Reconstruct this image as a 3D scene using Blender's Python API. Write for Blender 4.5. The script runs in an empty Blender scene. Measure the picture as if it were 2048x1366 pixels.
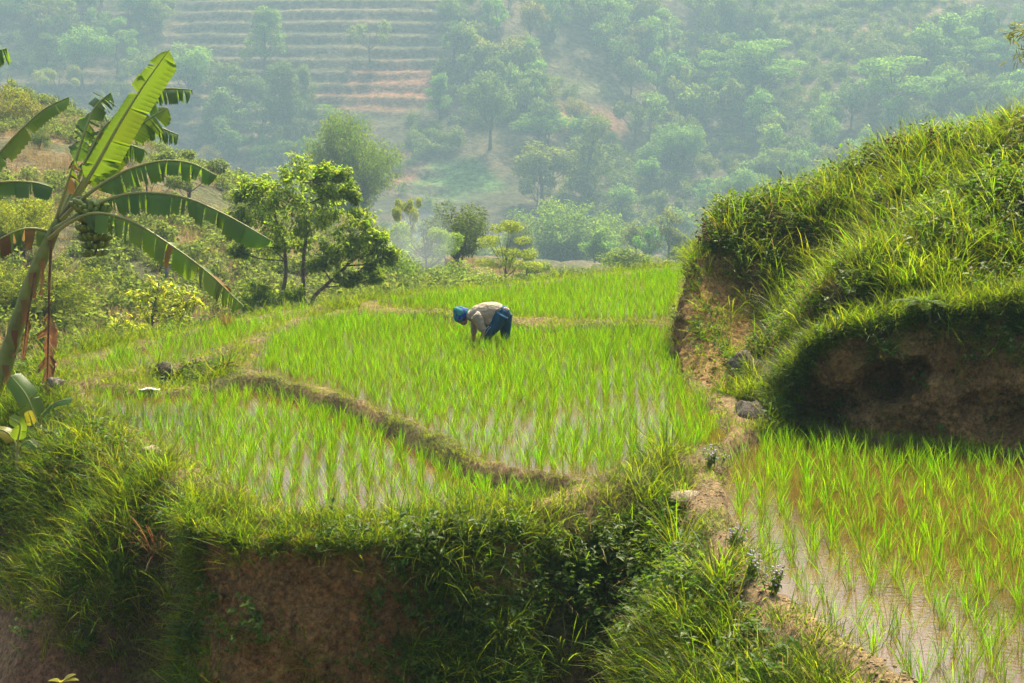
import bpy, math, random
import numpy as np
from mathutils import Vector, Matrix

random.seed(7)
RNG = np.random.default_rng(11)
R = math.radians
sc = bpy.context.scene
COL = sc.collection

# ------------------------------------------------------------------ camera
F = 2813.0                       # focal length in photo pixels (2048 wide)
CAMZ = 3.0
PITCH = math.atan(383.0 / F)
cd = bpy.data.cameras.new('camera')
cd.sensor_width = 36.0
cd.lens = 36.0 * F / 2048.0
cd.clip_start = 0.1
cd.clip_end = 3000.0
cam = bpy.data.objects.new('camera', cd)
cam.location = (0, 0, CAMZ)
cam.rotation_euler = (math.pi / 2 - PITCH, 0, 0)
COL.objects.link(cam)
sc.camera = cam

# ------------------------------------------------------------------ sky, sun, exposure
SUN_AZ, SUN_EL = R(26), R(57)    # azimuth measured from +Y towards +X
w = bpy.data.worlds.new('World')
sc.world = w
w.use_nodes = True
nt = w.node_tree
nt.nodes.clear()
sky = nt.nodes.new('ShaderNodeTexSky')
sky.sky_type = 'NISHITA'
sky.sun_disc = False
sky.sun_elevation = SUN_EL
sky.sun_rotation = SUN_AZ
sky.air_density = 1.0
sky.dust_density = 9.0
sky.ozone_density = 1.0
bg = nt.nodes.new('ShaderNodeBackground')
bg.inputs['Strength'].default_value = 0.15
wo = nt.nodes.new('ShaderNodeOutputWorld')
nt.links.new(sky.outputs[0], bg.inputs[0])
nt.links.new(bg.outputs[0], wo.inputs[0])
sd = bpy.data.lights.new('sun', 'SUN')
sd.energy = 5.0
sd.angle = R(0.6)
sd.color = (1.0, 0.86, 0.60)
sun = bpy.data.objects.new('sun', sd)
to_sun = Vector((math.sin(SUN_AZ) * math.cos(SUN_EL), math.cos(SUN_AZ) * math.cos(SUN_EL), math.sin(SUN_EL)))
sun.rotation_euler = to_sun.to_track_quat('Z', 'Y').to_euler()
sun.location = (40, 40, 60)
COL.objects.link(sun)
vs = sc.view_settings
vs.view_transform = 'Standard'
vs.look = 'None'
vs.exposure = 0.93
vs.gamma = 1.0
vs.use_curve_mapping = False
cy = sc.cycles
cy.max_bounces = 6
cy.diffuse_bounces = 3
cy.glossy_bounces = 2
cy.transmission_bounces = 4
cy.transparent_max_bounces = 4
cy.volume_bounces = 1
cy.use_denoising = True
cy.use_adaptive_sampling = True
cy.adaptive_threshold = 0.02
cy.sample_clamp_indirect = 6.0
cy.caustics_reflective = False
cy.caustics_refractive = False

# ------------------------------------------------------------------ measuring helpers
CP, SP = math.cos(PITCH), math.sin(PITCH)

def ray(u, v):
    x = (u - 1024.0) / F
    k = (683.0 - v) / F
    d = np.array([x, CP + k * SP, -SP + k * CP])
    return d / d[1]

def at(u, v, y):
    return np.array([0, 0, CAMZ]) + ray(u, v) * y

def onz(u, v, z):
    r = ray(u, v)
    t = (z - CAMZ) / r[2]
    return np.array([0, 0, CAMZ]) + r * t

def proj(P):
    P = np.asarray(P, float)
    x, y, z = P[..., 0], P[..., 1], P[..., 2] - CAMZ
    dep = y * CP - z * SP
    dep = np.where(np.abs(dep) < 1e-3, 1e-3, dep)
    up = y * SP + z * CP
    return 1024 + F * x / dep, 683 - F * up / dep

# ------------------------------------------------------------------ numpy noise
_tab = np.random.default_rng(3).random(65536)

def _h(ix, iy, iz):
    return _tab[((ix * 73856093) ^ (iy * 19349663) ^ (iz * 83492791)) & 65535]

def vnoise(x, y, z=0.0):
    x = np.asarray(x, float); y = np.asarray(y, float); z = np.asarray(z, float) + np.zeros_like(x)
    ix = np.floor(x).astype(np.int64); iy = np.floor(y).astype(np.int64); iz = np.floor(z).astype(np.int64)
    fx, fy, fz = x - ix, y - iy, z - iz
    fx, fy, fz = [t * t * (3 - 2 * t) for t in (fx, fy, fz)]
    r = 0
    for a in (0, 1):
        for b in (0, 1):
            for c in (0, 1):
                r = r + _h(ix + a, iy + b, iz + c) * (fx if a else 1 - fx) * (fy if b else 1 - fy) * (fz if c else 1 - fz)
    return r * 2 - 1

def fbm(x, y, z=0.0, oct=4):
    s, a = 0, 1.0
    for i in range(oct):
        s = s + a * vnoise(x * 2 ** i + 17.3 * i, y * 2 ** i + 5.1 * i, np.asarray(z) * 2 ** i + 3.7 * i)
        a *= 0.5
    return s

def sstep(a, b, x):
    t = np.clip((x - a) / (b - a), 0, 1)
    return t * t * (3 - 2 * t)

def poly_sd(P, X, Y):
    """signed distance to a closed polygon, negative inside"""
    P = np.asarray(P, float)
    d2 = np.full(X.shape, 1e9)
    ins = np.zeros(X.shape, bool)
    n = len(P)
    for i in range(n):
        a, b = P[i], P[(i + 1) % n]
        ex, ey = b - a
        wx, wy = X - a[0], Y - a[1]
        t = np.clip((wx * ex + wy * ey) / (ex * ex + ey * ey + 1e-12), 0, 1)
        d2 = np.minimum(d2, (wx - ex * t) ** 2 + (wy - ey * t) ** 2)
        c = (a[1] > Y) != (b[1] > Y)
        ins ^= c & (X < (b[0] - a[0]) * (Y - a[1]) / (b[1] - a[1] + 1e-12) + a[0])
    d = np.sqrt(d2)
    return np.where(ins, -d, d)

def line_d(P, X, Y):
    P = np.asarray(P, float)
    d2 = np.full(X.shape, 1e9)
    for a, b in zip(P[:-1], P[1:]):
        ex, ey = (b - a)[:2]
        wx, wy = X - a[0], Y - a[1]
        t = np.clip((wx * ex + wy * ey) / (ex * ex + ey * ey + 1e-12), 0, 1)
        d2 = np.minimum(d2, (wx - ex * t) ** 2 + (wy - ey * t) ** 2)
    return np.sqrt(d2)

class RBF:
    def __init__(s, pts):
        s.p = np.asarray(pts, float)
        A = np.linalg.norm(s.p[:, None, :2] - s.p[None, :, :2], axis=2)
        n = len(s.p)
        M = np.zeros((n + 3, n + 3))
        M[:n, :n] = A
        M[:n, n] = 1; M[:n, n + 1:] = s.p[:, :2]
        M[n, :n] = 1; M[n + 1:, :n] = s.p[:, :2].T
        M[:n, :n] += np.eye(n) * 1e-6
        s.w = np.linalg.solve(M, np.concatenate([s.p[:, 2], np.zeros(3)]))
    def __call__(s, X, Y):
        n = len(s.p)
        Z = s.w[n] + s.w[n + 1] * X + s.w[n + 2] * Y
        for i in range(n):
            Z = Z + s.w[i] * np.sqrt((X - s.p[i, 0]) ** 2 + (Y - s.p[i, 1]) ** 2)
        return Z

# ------------------------------------------------------------------ object helpers
def tag(o, label=None, cat=None, group=None, kind=None):
    if label: o['label'] = label
    if cat: o['category'] = cat
    if group: o['group'] = group
    if kind: o['kind'] = kind
    return o

def empty(name, loc, parent=None):
    o = bpy.data.objects.new(name, None)
    o.location = loc
    o.empty_display_size = 0.2
    COL.objects.link(o)
    if parent: o.parent = parent
    return o

def link(name, me, parent=None, loc=(0, 0, 0)):
    o = bpy.data.objects.new(name, me)
    o.location = loc
    COL.objects.link(o)
    if parent: o.parent = parent
    return o

def fast_mesh(name, V, Fc, mat=None, smooth=False):
    """V (n,3) array, Fc list of index arrays (m,3) and/or (m,4)"""
    me = bpy.data.meshes.new(name)
    V = np.asarray(V, np.float32)
    fl = [np.asarray(f, np.int32) for f in Fc if len(f)]
    loops = np.concatenate([f.ravel() for f in fl])
    sizes = np.concatenate([np.full(len(f), f.shape[1], np.int32) for f in fl])
    starts = np.concatenate([[0], np.cumsum(sizes)[:-1]]).astype(np.int32)
    me.vertices.add(len(V)); me.vertices.foreach_set('co', V.ravel())
    me.loops.add(len(loops)); me.loops.foreach_set('vertex_index', loops)
    me.polygons.add(len(sizes)); me.polygons.foreach_set('loop_start', starts)
    try:
        me.polygons.foreach_set('loop_total', sizes)
    except Exception:
        pass
    if smooth:
        me.polygons.foreach_set('use_smooth', np.ones(len(sizes), bool))
    me.update(calc_edges=True)
    if mat: me.materials.append(mat)
    return me

class MB:
    """collects pieces of one mesh"""
    def __init__(s):
        s.V, s.T, s.Q, s.n = [], [], [], 0
    def add(s, V, T=None, Q=None):
        V = np.asarray(V, float).reshape(-1, 3)
        if T is not None and len(T): s.T.append(np.asarray(T, int).reshape(-1, 3) + s.n)
        if Q is not None and len(Q): s.Q.append(np.asarray(Q, int).reshape(-1, 4) + s.n)
        s.V.append(V); s.n += len(V)
    def mesh(s, name, mat=None, smooth=False, origin=(0, 0, 0)):
        V = np.concatenate(s.V) - np.asarray(origin, float)
        fc = []
        if s.T: fc.append(np.concatenate(s.T))
        if s.Q: fc.append(np.concatenate(s.Q))
        return fast_mesh(name, V, fc, mat, smooth)
    def build(s, name, mat, parent=None, smooth=False, origin=(0, 0, 0), loc=(0, 0, 0)):
        return link(name, s.mesh(name, mat, smooth, origin), parent, loc)
    def tube(s, pts, rad, sides=6, cap=True, squash=None):
        pts = np.asarray(pts, float)
        n = len(pts)
        rad = np.broadcast_to(np.asarray(rad, float), (n,)) if np.ndim(rad) == 0 else np.asarray(rad, float)
        tan = np.gradient(pts, axis=0)
        tan /= np.linalg.norm(tan, axis=1)[:, None] + 1e-9
        ref = np.array([0, 0, 1.0]) if abs(tan[0, 2]) < 0.85 else np.array([0, 1.0, 0])
        V = []
        a = np.arange(sides) * 2 * math.pi / sides
        b1 = np.cross(tan[0], ref); b1 /= np.linalg.norm(b1)
        for i in range(n):
            b1 = b1 - tan[i] * np.dot(b1, tan[i]); b1 /= np.linalg.norm(b1) + 1e-9
            b2 = np.cross(tan[i], b1)
            k = 1.0 if squash is None else squash
            V.append(pts[i] + rad[i] * (np.cos(a)[:, None] * b1 + k * np.sin(a)[:, None] * b2))
        V = np.concatenate(V)
        Q = []
        for i in range(n - 1):
            for j in range(sides):
                k = (j + 1) % sides
                Q.append((i * sides + j, i * sides + k, (i + 1) * sides + k, (i + 1) * sides + j))
        T = []
        if cap:
            V = np.concatenate([V, pts[:1], pts[-1:]])
            c0, c1 = n * sides, n * sides + 1
            for j in range(sides):
                k = (j + 1) % sides
                T.append((c0, k, j)); T.append((c1, (n - 1) * sides + j, (n - 1) * sides + k))
        s.add(V, T, Q)
    def ball(s, c, r, seg=12, rings=8, rot=None):
        th = np.linspace(0, math.pi, rings + 1)[1:-1]
        ph = np.arange(seg) * 2 * math.pi / seg
        V = [[0, 0, 1.0]]
        for t in th:
            for p in ph:
                V.append([math.sin(t) * math.cos(p), math.sin(t) * math.sin(p), math.cos(t)])
        V.append([0, 0, -1.0])
        V = np.array(V) * np.asarray(r, float)
        if rot is not None: V = V @ np.array(rot).T
        T, Q = [], []
        m = len(th)
        for j in range(seg):
            k = (j + 1) % seg
            T.append((0, 1 + j, 1 + k))
            T.append((len(V) - 1, 1 + (m - 1) * seg + k, 1 + (m - 1) * seg + j))
            for i in range(m - 1):
                Q.append((1 + i * seg + j, 1 + (i + 1) * seg + j, 1 + (i + 1) * seg + k, 1 + i * seg + k))
        s.add(V + np.asarray(c, float), T, Q)

def leaf_cards(C, D, N, L, W, fold=0.25):
    """folded kite leaves: base C, direction D, normal N, length L, width W (all arrays)"""
    n = len(C)
    D = D / (np.linalg.norm(D, axis=1)[:, None] + 1e-9)
    S = np.cross(D, N); S /= np.linalg.norm(S, axis=1)[:, None] + 1e-9
    U = np.cross(S, D)
    L = np.broadcast_to(L, (n,))[:, None]; W = np.broadcast_to(W, (n,))[:, None]
    b = C
    l = C + D * L * .45 + S * W * .5 + U * W * fold
    r = C + D * L * .45 - S * W * .5 + U * W * fold
    t = C + D * L - U * L * .12
    V = np.stack([b, l, t, r], 1).reshape(-1, 3)
    i = np.arange(n) * 4
    T = np.concatenate([np.stack([i, i + 2, i + 1], 1), np.stack([i, i + 3, i + 2], 1)])
    return V, T

def rdir(n, rng=RNG):
    v = rng.normal(size=(n, 3))
    return v / np.linalg.norm(v, axis=1)[:, None]

def blades(mb, n, h, spread, lean, curl, width, seg=3, rb=0.02, rng=RNG):
    for _ in range(n):
        a = rng.uniform(0, 2 * math.pi)
        L = rng.uniform(*h); th = R(rng.uniform(*lean)); cu = R(rng.uniform(*curl)); wd = rng.uniform(*width)
        d = np.array([math.cos(a), math.sin(a), 0])
        p = d * rb * rng.random() + np.array([rng.normal() * spread, rng.normal() * spread, 0])
        tw = a + math.pi / 2 + rng.normal() * .7
        sd_ = np.array([math.cos(tw), math.sin(tw), 0])
        P = [p]; t = th
        for k in range(seg):
            t2 = t + cu * (k + .5) / seg
            p = p + L / seg * (math.sin(t2) * d + math.cos(t2) * np.array([0, 0, 1.0]))
            P.append(p)
        V = []
        for k in range(seg):
            wk = wd * (.55 + .45 * min(1, 2.5 * k / seg)) * (1 - .35 * max(0, k - 1) / seg)
            V += [P[k] - sd_ * wk / 2, P[k] + sd_ * wk / 2]
        V.append(P[seg])
        Q = [(2 * k, 2 * k + 1, 2 * k + 3, 2 * k + 2) for k in range(seg - 1)]
        mb.add(V, [(2 * seg - 2, 2 * seg - 1, 2 * seg)], Q)

# ------------------------------------------------------------------ materials
def new_mat(name):
    m = bpy.data.materials.new(name)
    m.use_nodes = True
    m.node_tree.nodes.clear()
    return m, m.node_tree.nodes, m.node_tree.links

def setin(node, **kw):
    for k, v in kw.items():
        node.inputs[k.replace('_', ' ')].default_value = v

def rgb(c): return (c[0], c[1], c[2], 1.0)

def leafmat(name, col, tcol, tf=0.5, rough=0.45, val=(0.7, 1.25), hue=0.03, objcol=False, spec=0.4, island=True, tip=None, tiph=0.3, patch=0.0):
    m, n, l = new_mat(name)
    out = n.new('ShaderNodeOutputMaterial')
    oi = n.new('ShaderNodeObjectInfo')
    ge = n.new('ShaderNodeNewGeometry')
    add = n.new('ShaderNodeMath'); add.operation = 'ADD'
    l.new(oi.outputs['Random'], add.inputs[0])
    if island: l.new(ge.outputs['Random Per Island'], add.inputs[1])
    else: add.inputs[1].default_value = 0.37
    fr = n.new('ShaderNodeMath'); fr.operation = 'FRACT'; l.new(add.outputs[0], fr.inputs[0])
    mr = n.new('ShaderNodeMapRange'); l.new(fr.outputs[0], mr.inputs[0])
    setin(mr, To_Min=val[0], To_Max=val[1])
    if patch:
        # uneven growth: broad patches and single plants of stronger and weaker colour
        tc0 = n.new('ShaderNodeTexCoord'); pn = n.new('ShaderNodeTexNoise'); l.new(tc0.outputs['Object'], pn.inputs['Vector']); setin(pn, Scale=1.7, Detail=5.0, Roughness=.75)
        pm = n.new('ShaderNodeMapRange'); l.new(pn.outputs[0], pm.inputs[0]); setin(pm, From_Min=.3, From_Max=.7, To_Min=1 - patch, To_Max=1 + patch)
        px_ = n.new('ShaderNodeMath'); px_.operation = 'MULTIPLY'; l.new(mr.outputs[0], px_.inputs[0]); l.new(pm.outputs[0], px_.inputs[1])
        mr = px_
    mul = n.new('ShaderNodeMath'); mul.operation = 'MULTIPLY'; l.new(fr.outputs[0], mul.inputs[0]); mul.inputs[1].default_value = 7.31
    fr2 = n.new('ShaderNodeMath'); fr2.operation = 'FRACT'; l.new(mul.outputs[0], fr2.inputs[0])
    mh = n.new('ShaderNodeMapRange'); l.new(fr2.outputs[0], mh.inputs[0]); setin(mh, To_Min=.5 - hue, To_Max=.5 + hue)
    def varied(c):
        hs = n.new('ShaderNodeHueSaturation')
        l.new(mh.outputs[0], hs.inputs['Hue']); l.new(mr.outputs[0], hs.inputs['Value'])
        if objcol:
            mx = n.new('ShaderNodeMix'); mx.data_type = 'RGBA'; mx.blend_type = 'MULTIPLY'; mx.inputs[0].default_value = 1
            mx.inputs[6].default_value = rgb(c); l.new(oi.outputs['Color'], mx.inputs[7])
            l.new(mx.outputs[2], hs.inputs['Color'])
        else:
            hs.inputs['Color'].default_value = rgb(c)
        if tip is not None:
            sx = n.new('ShaderNodeAttribute'); sx.attribute_name = 'hgt'
            mz = n.new('ShaderNodeMapRange'); l.new(sx.outputs['Fac'], mz.inputs[0]); setin(mz, From_Min=.02, From_Max=tiph)
            m2 = n.new('ShaderNodeMix'); m2.data_type = 'RGBA'; l.new(mz.outputs[0], m2.inputs[0])
            m2.inputs[6].default_value = rgb(tip); l.new(hs.outputs[0], m2.inputs[7])
            return m2.outputs[2]
        return hs.outputs[0]
    p = n.new('ShaderNodeBsdfPrincipled'); l.new(varied(col), p.inputs['Base Color'])
    p.inputs['Roughness'].default_value = rough
    p.inputs['Specular IOR Level'].default_value = spec
    t = n.new('ShaderNodeBsdfTranslucent'); l.new(varied(tcol), t.inputs['Color'])
    mix = n.new('ShaderNodeMixShader'); mix.inputs[0].default_value = tf
    l.new(p.outputs[0], mix.inputs[1]); l.new(t.outputs[0], mix.inputs[2])
    l.new(mix.outputs[0], out.inputs[0])
    return m

def ramp(n, stops):
    r = n.new('ShaderNodeValToRGB')
    e = r.color_ramp.elements
    while len(e) < len(stops): e.new(0.5)
    for k, (p, c) in enumerate(stops):
        e[k].position = p; e[k].color = rgb(c)
    return r

def earthmat(name, stops, scale=3.0, bump=0.6, rough=0.9, attr=None, bscale=14.0, stretch=(1, 1, 1), dist=.06):
    m, n, l = new_mat(name)
    out = n.new('ShaderNodeOutputMaterial')
    tc = n.new('ShaderNodeTexCoord')
    mp = n.new('ShaderNodeMapping'); l.new(tc.outputs['Object'], mp.inputs[0]); mp.inputs['Scale'].default_value = stretch
    n1 = n.new('ShaderNodeTexNoise'); l.new(mp.outputs[0], n1.inputs['Vector']); setin(n1, Scale=scale, Detail=9.0, Roughness=.65)
    r = ramp(n, stops); l.new(n1.outputs[0], r.inputs[0])
    n2 = n.new('ShaderNodeTexNoise'); l.new(mp.outputs[0], n2.inputs['Vector']); setin(n2, Scale=bscale, Detail=8.0, Roughness=.7)
    col = r.outputs[0]
    n3 = n.new('ShaderNodeTexNoise'); l.new(mp.outputs[0], n3.inputs['Vector']); setin(n3, Scale=bscale * 2.2, Detail=6.0, Roughness=.75)
    r3 = ramp(n, [(.34, (.35, .35, .35)), (.5, (1.0, 1.0, 1.0)), (.66, (1.8, 1.7, 1.5))]); l.new(n3.outputs[0], r3.inputs[0])
    m3 = n.new('ShaderNodeMix'); m3.data_type = 'RGBA'; m3.blend_type = 'MULTIPLY'; m3.inputs[0].default_value = 1
    l.new(col, m3.inputs[6]); l.new(r3.outputs[0], m3.inputs[7]); col = m3.outputs[2]
    if attr:
        at_ = n.new('ShaderNodeAttribute'); at_.attribute_name = attr
        mx = n.new('ShaderNodeMix'); mx.data_type = 'RGBA'; mx.blend_type = 'MULTIPLY'; mx.inputs[0].default_value = 1
        l.new(col, mx.inputs[6]); l.new(at_.outputs['Color'], mx.inputs[7]); col = mx.outputs[2]
    vo = n.new('ShaderNodeTexVoronoi'); setin(vo, Scale=bscale * 1.5, Randomness=1.0); vo.feature = 'SMOOTH_F1'
    wv = n.new('ShaderNodeMix'); wv.data_type = 'VECTOR'; wv.inputs[0].default_value = .08; l.new(mp.outputs[0], wv.inputs[4]); l.new(n2.outputs['Color'], wv.inputs[5]); l.new(wv.outputs[1], vo.inputs['Vector'])
    rv = ramp(n, [(.0, (1.25, 1.2, 1.15)), (.45, (.95, .95, .95)), (.8, (.4, .38, .36))]); l.new(vo.outputs['Distance'], rv.inputs[0])
    mv = n.new('ShaderNodeMix'); mv.data_type = 'RGBA'; mv.blend_type = 'MULTIPLY'; mv.inputs[0].default_value = .8
    l.new(col, mv.inputs[6]); l.new(rv.outputs[0], mv.inputs[7]); col = mv.outputs[2]
    p = n.new('ShaderNodeBsdfPrincipled'); l.new(col, p.inputs['Base Color'])
    p.inputs['Roughness'].default_value = rough; p.inputs['Specular IOR Level'].default_value = .25
    b = n.new('ShaderNodeBump'); setin(b, Strength=bump, Distance=dist); l.new(n2.outputs[0], b.inputs['Height'])
    l.new(b.outputs[0], p.inputs['Normal'])
    l.new(p.outputs[0], out.inputs[0])
    return m

def plainmat(name, col, rough=.6, spec=.4, noise=None, bump=0, bscale=20):
    m, n, l = new_mat(name)
    out = n.new('ShaderNodeOutputMaterial')
    p = n.new('ShaderNodeBsdfPrincipled'); p.inputs['Base Color'].default_value = rgb(col)
    p.inputs['Roughness'].default_value = rough; p.inputs['Specular IOR Level'].default_value = spec
    tc = n.new('ShaderNodeTexCoord')
    if noise:
        t = n.new('ShaderNodeTexNoise'); l.new(tc.outputs['Object'], t.inputs['Vector']); setin(t, Scale=noise[0], Detail=6.0)
        r = ramp(n, noise[1]); l.new(t.outputs[0], r.inputs[0]); l.new(r.outputs[0], p.inputs['Base Color'])
    if bump:
        t2 = n.new('ShaderNodeTexNoise'); l.new(tc.outputs['Object'], t2.inputs['Vector']); setin(t2, Scale=bscale, Detail=6.0)
        b = n.new('ShaderNodeBump'); setin(b, Strength=bump, Distance=.02); l.new(t2.outputs[0], b.inputs['Height']); l.new(b.outputs[0], p.inputs['Normal'])
    l.new(p.outputs[0], out.inputs[0])
    return m

M = {}
M['earth'] = earthmat('dark_bank_earth', [(.25, (.17, .10, .030)), (.5, (.31, .19, .066)), (.72, (.47, .31, .115))], 2.2, 1.0, bscale=11, dist=.14)
M['ground'] = earthmat('terrace_soil', [(.25, (.45, .42, .4)), (.5, (.8, .8, .8)), (.75, (1.15, 1.1, 1.05))], 2.6, .8, attr='tint', bscale=12, dist=.06)
M['hill'] = earthmat('hill_ground', [(.25, (.6, .6, .6)), (.5, (.95, .95, .95)), (.75, (1.3, 1.25, 1.2))], .35, .9, attr='tint', bscale=1.1, dist=.8)
M['mountain'] = earthmat('mountain_ground', [(.25, (.55, .58, .6)), (.5, (.95, .95, .95)), (.75, (1.35, 1.3, 1.2))], .07, 1.0, attr='tint', bscale=.28, dist=2.5)
M['rice'] = leafmat('rice_blade', (.07, .165, .004), (.25, .52, .003), .60, .45, hue=.034, val=(.55, 1.3), patch=.28, spec=.05, tip=(.20, .24, .02), tiph=.42)
M['grass'] = leafmat('grass_blade', (.08, .135, .008), (.30, .43, .008), .55, .45, hue=.042, val=(.45, 1.4), patch=.3, spec=.15)
M['turf'] = leafmat('turf_blade', (.10, .15, .012), (.32, .45, .014), .55, .6, hue=.03, spec=.1)
M['straw'] = leafmat('dry_grass_blade', (.30, .22, .09), (.42, .30, .10), .4, .7, hue=.02)
M['weed'] = leafmat('weed_leaf', (.06, .115, .012), (.20, .34, .012), .42, .45, spec=.2, hue=.03, val=(.6, 1.3))
M['tree_leaf'] = leafmat('tree_leaf', (.12, .19, .018), (.40, .58, .02), .5, .5, hue=.025, val=(.6, 1.35), spec=.25)
M['far_leaf'] = leafmat('far_tree_leaf', (.11, .15, .028), (.31, .41, .045), .45, .7, hue=.025, val=(.6, 1.35), objcol=True, spec=.1)
M['bark'] = plainmat('tree_bark', (.12, .09, .06), .9, .2, (14, [(.3, (.06, .045, .03)), (.7, (.20, .16, .11))]), .6, 30)

# ------------------------------------------------------------------ terrace plan (levels in metres, water of the worker's paddy = 0)
def plan(pts, z): return np.array([onz(u, v, z)[:2] for u, v in pts])

LV = dict(mid=0.0, low=-0.16, right=-0.15, up=0.10, strip=-0.08)
PAD = {
 'mid': plan([(500, 742), (528, 690), (600, 648), (690, 632), (800, 638), (900, 645), (1030, 662), (1180, 668), (1335, 662), (1342, 712), (1372, 765),
              (1415, 815), (1452, 866), (1430, 890), (1330, 925), (1205, 955), (1120, 951), (1040, 944), (975, 926), (910, 890), (820, 846), (720, 803), (620, 772)], 0.0),
 'low': plan([(165, 782), (320, 800), (420, 790), (500, 782), (610, 812), (710, 846), (810, 890), (880, 934), (950, 970), (1040, 994), (1150, 1003), (1090, 1018), (1000, 1032),
              (900, 1042), (780, 1050), (600, 1046), (510, 1020), (440, 975), (330, 905), (240, 855), (185, 815)], -.18),
 'right': plan([(1465, 922), (1520, 885), (1600, 858), (1750, 888), (1900, 903), (2048, 916), (2500, 965), (2700, 1200), (2500, 1560), (2100, 1560), (1880, 1420), (1770, 1345), (1650, 1268),
                (1570, 1195), (1510, 1125), (1465, 1045), (1448, 975)], -.15),
 'up': plan([(745, 612), (900, 592), (1130, 566), (1374, 540), (1355, 600), (1338, 641), (1180, 647), (1030, 641), (900, 626), (800, 620)], .10),
 'strip': plan([(140, 742), (250, 708), (420, 666), (540, 640), (660, 620), (610, 636), (520, 672), (440, 705), (380, 728), (300, 742), (200, 752)], -.08),
}
KNOLL = [tuple(onz(u, v, z)[:2]) for u, v, z in [(1345, 712, 0), (1368, 750, 0), (1415, 806, 0), (1462, 862, 0), (1530, 862, -.1), (1600, 849, -.15), (1750, 881, -.15),
         (1900, 896, -.15), (2048, 909, -.15), (2500, 958, -.15)]] + [(14, 13), (14, 41), (6.0, 41), (4.6, 31.5), (3.15, 24)]
KS = RBF([at(*p) for p in [
    (1380, 506, 20.8), (1440, 484, 20.9), (1500, 462, 21), (1600, 424, 21.1), (1700, 380, 21.2), (1780, 338, 21.2), (1850, 312, 21), (1950, 294, 20.5), (2048, 280, 19.9), (2250, 255, 19.5),
    (1425, 640, 20.4), (1500, 605, 20.2), (1600, 560, 20.1), (1680, 500, 20.2), (1750, 410, 20.4),
    (1480, 762, 17.7), (1520, 722, 18.8), (1560, 682, 19.1), (1640, 628, 19.2),
    (1560, 765, 16.6), (1600, 722, 16.2), (1690, 660, 15.95), (1850, 632, 15.8), (2048, 610, 15.5), (2300, 575, 15.2),
    (1700, 556, 17.0), (1800, 480, 18), (1900, 440, 18), (2048, 410, 17.6), (1820, 385, 19.8), (1950, 362, 19.3), (2250, 380, 17.5),
    (1440, 815, 16.9), (1500, 830, 16.4), (1560, 825, 15.9)]] +
    [(3.5, 24.5, 1.25), (6, 25, 2.0), (10, 25, 2.9), (6, 35, 1.4), (10, 35, 2.5), (5, 39, 1.0), (13, 18, 3.4), (12, 14, 1.5)])
SLP = [(-1.8, 11.6, 7), (-2.5, 11.9, 7), (-1.0, 11.7, 7), (-.2, 11.4, 3.2), (-4.0, 13.5, .8), (-5.2, 15.5, .62), (-7, 18.5, .7), (.6, 11.6, 1.5), (1.4, 11.6, 1.5), (1.9, 10.5, 1.4), (2.4, 9, 1.3), (3, 7.5, 1.2),
       (-5.5, 24, .75), (0, 28, .7), (4, 34, .7), (-8, 22, .7)]
GULLY = [onz(u, v, 0)[:2] for u, v in [(1380, 960), (1440, 910), (1500, 880)]]

def near(X, Y, full=False):
    X = np.asarray(X, float); Y = np.asarray(Y, float)
    num = 0; den = 0; D = np.full(X.shape, 1e9)
    ds = {}
    wob = .06 * fbm(X * 1.7, Y * 1.7, 3.0, 3)
    for k, P in PAD.items():
        d = poly_sd(P, X, Y) + wob * .6
        ds[k] = d
        wt = np.exp(np.clip(-np.maximum(d, 0) / .3 + 8 * LV[k], -60, 20))
        num = num + wt * LV[k]; den = den + wt
        D = np.minimum(D, d)
    z = num / np.maximum(den, 1e-30) + .07 + .03 * fbm(X * 3, Y * 3, 1.0, 3)
    for k, d in ds.items():
        z = np.minimum(z, LV[k] - .02 + 2.6 * np.maximum(d, 0))
    # outer slopes
    sn = 0; sdn = 0
    for x, y, s in SLP:
        wt = 1 / ((X - x) ** 2 + (Y - y) ** 2 + .05) ** 2
        sn = sn + wt * s; sdn = sdn + wt
    s = sn / sdn
    rim = .34 + .12 * fbm(X * .9, Y * .9, 8.0, 2) - .10 * (X > 1.3) * (Y < 13.5)
    e = np.maximum(D - rim, 0)
    drop = s * e + .22 * e * e * (Y < 19)
    rough = np.clip(e * .5, 0, .35) * fbm(X * 1.1, Y * 1.1, 2.0, 4)
    zo = z - drop + rough
    floor = np.where(Y < 17, -2.5 + .25 * fbm(X * .7, Y * .7, 4, 3), -12)
    z = np.where(e > 0, np.maximum(zo, floor), z)
    # the observer's own terrace
    z = np.maximum(z, 1.25 - .55 * np.sqrt(X * X + (Y + 1.5) ** 2) + .0)
    inside = D < 0
    lev = np.zeros_like(z)
    for k, d in ds.items():
        lev = np.where(d < 0, LV[k], lev)
    z = np.where(inside, np.minimum(z, lev - np.minimum(.05, -D * .6 + .015)), z)
    # knoll
    q = -poly_sd(KNOLL, X, Y)
    front = sstep(2.7, 3.3, X) * sstep(17.6, 16.6, Y)
    zk = KS(X, Y) + .17 * fbm(X * 1.3, Y * 1.3, 6, 4)
    rearz = sstep(4.1, 3.4, X) * sstep(16.6, 17.4, Y) * sstep(24.5, 22.5, Y)
    q0 = .06 + .60 * front + .10 * rearz
    k = sstep(0, 1, np.clip((q - q0) / (.42 - .1 * front), 0, 1)) ** .8
    base = np.minimum(z, .1)
    z = np.where(q > 0, base + (np.maximum(zk, base) - base) * k, z)
    if full: return z, D, ds, q, e, s, front
    return z

def grid_faces(nx, ny):
    i = np.arange((ny - 1) * nx).reshape(ny - 1, nx)[:, :-1].ravel()
    return np.stack([i, i + 1, i + nx + 1, i + nx], 1)

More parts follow.
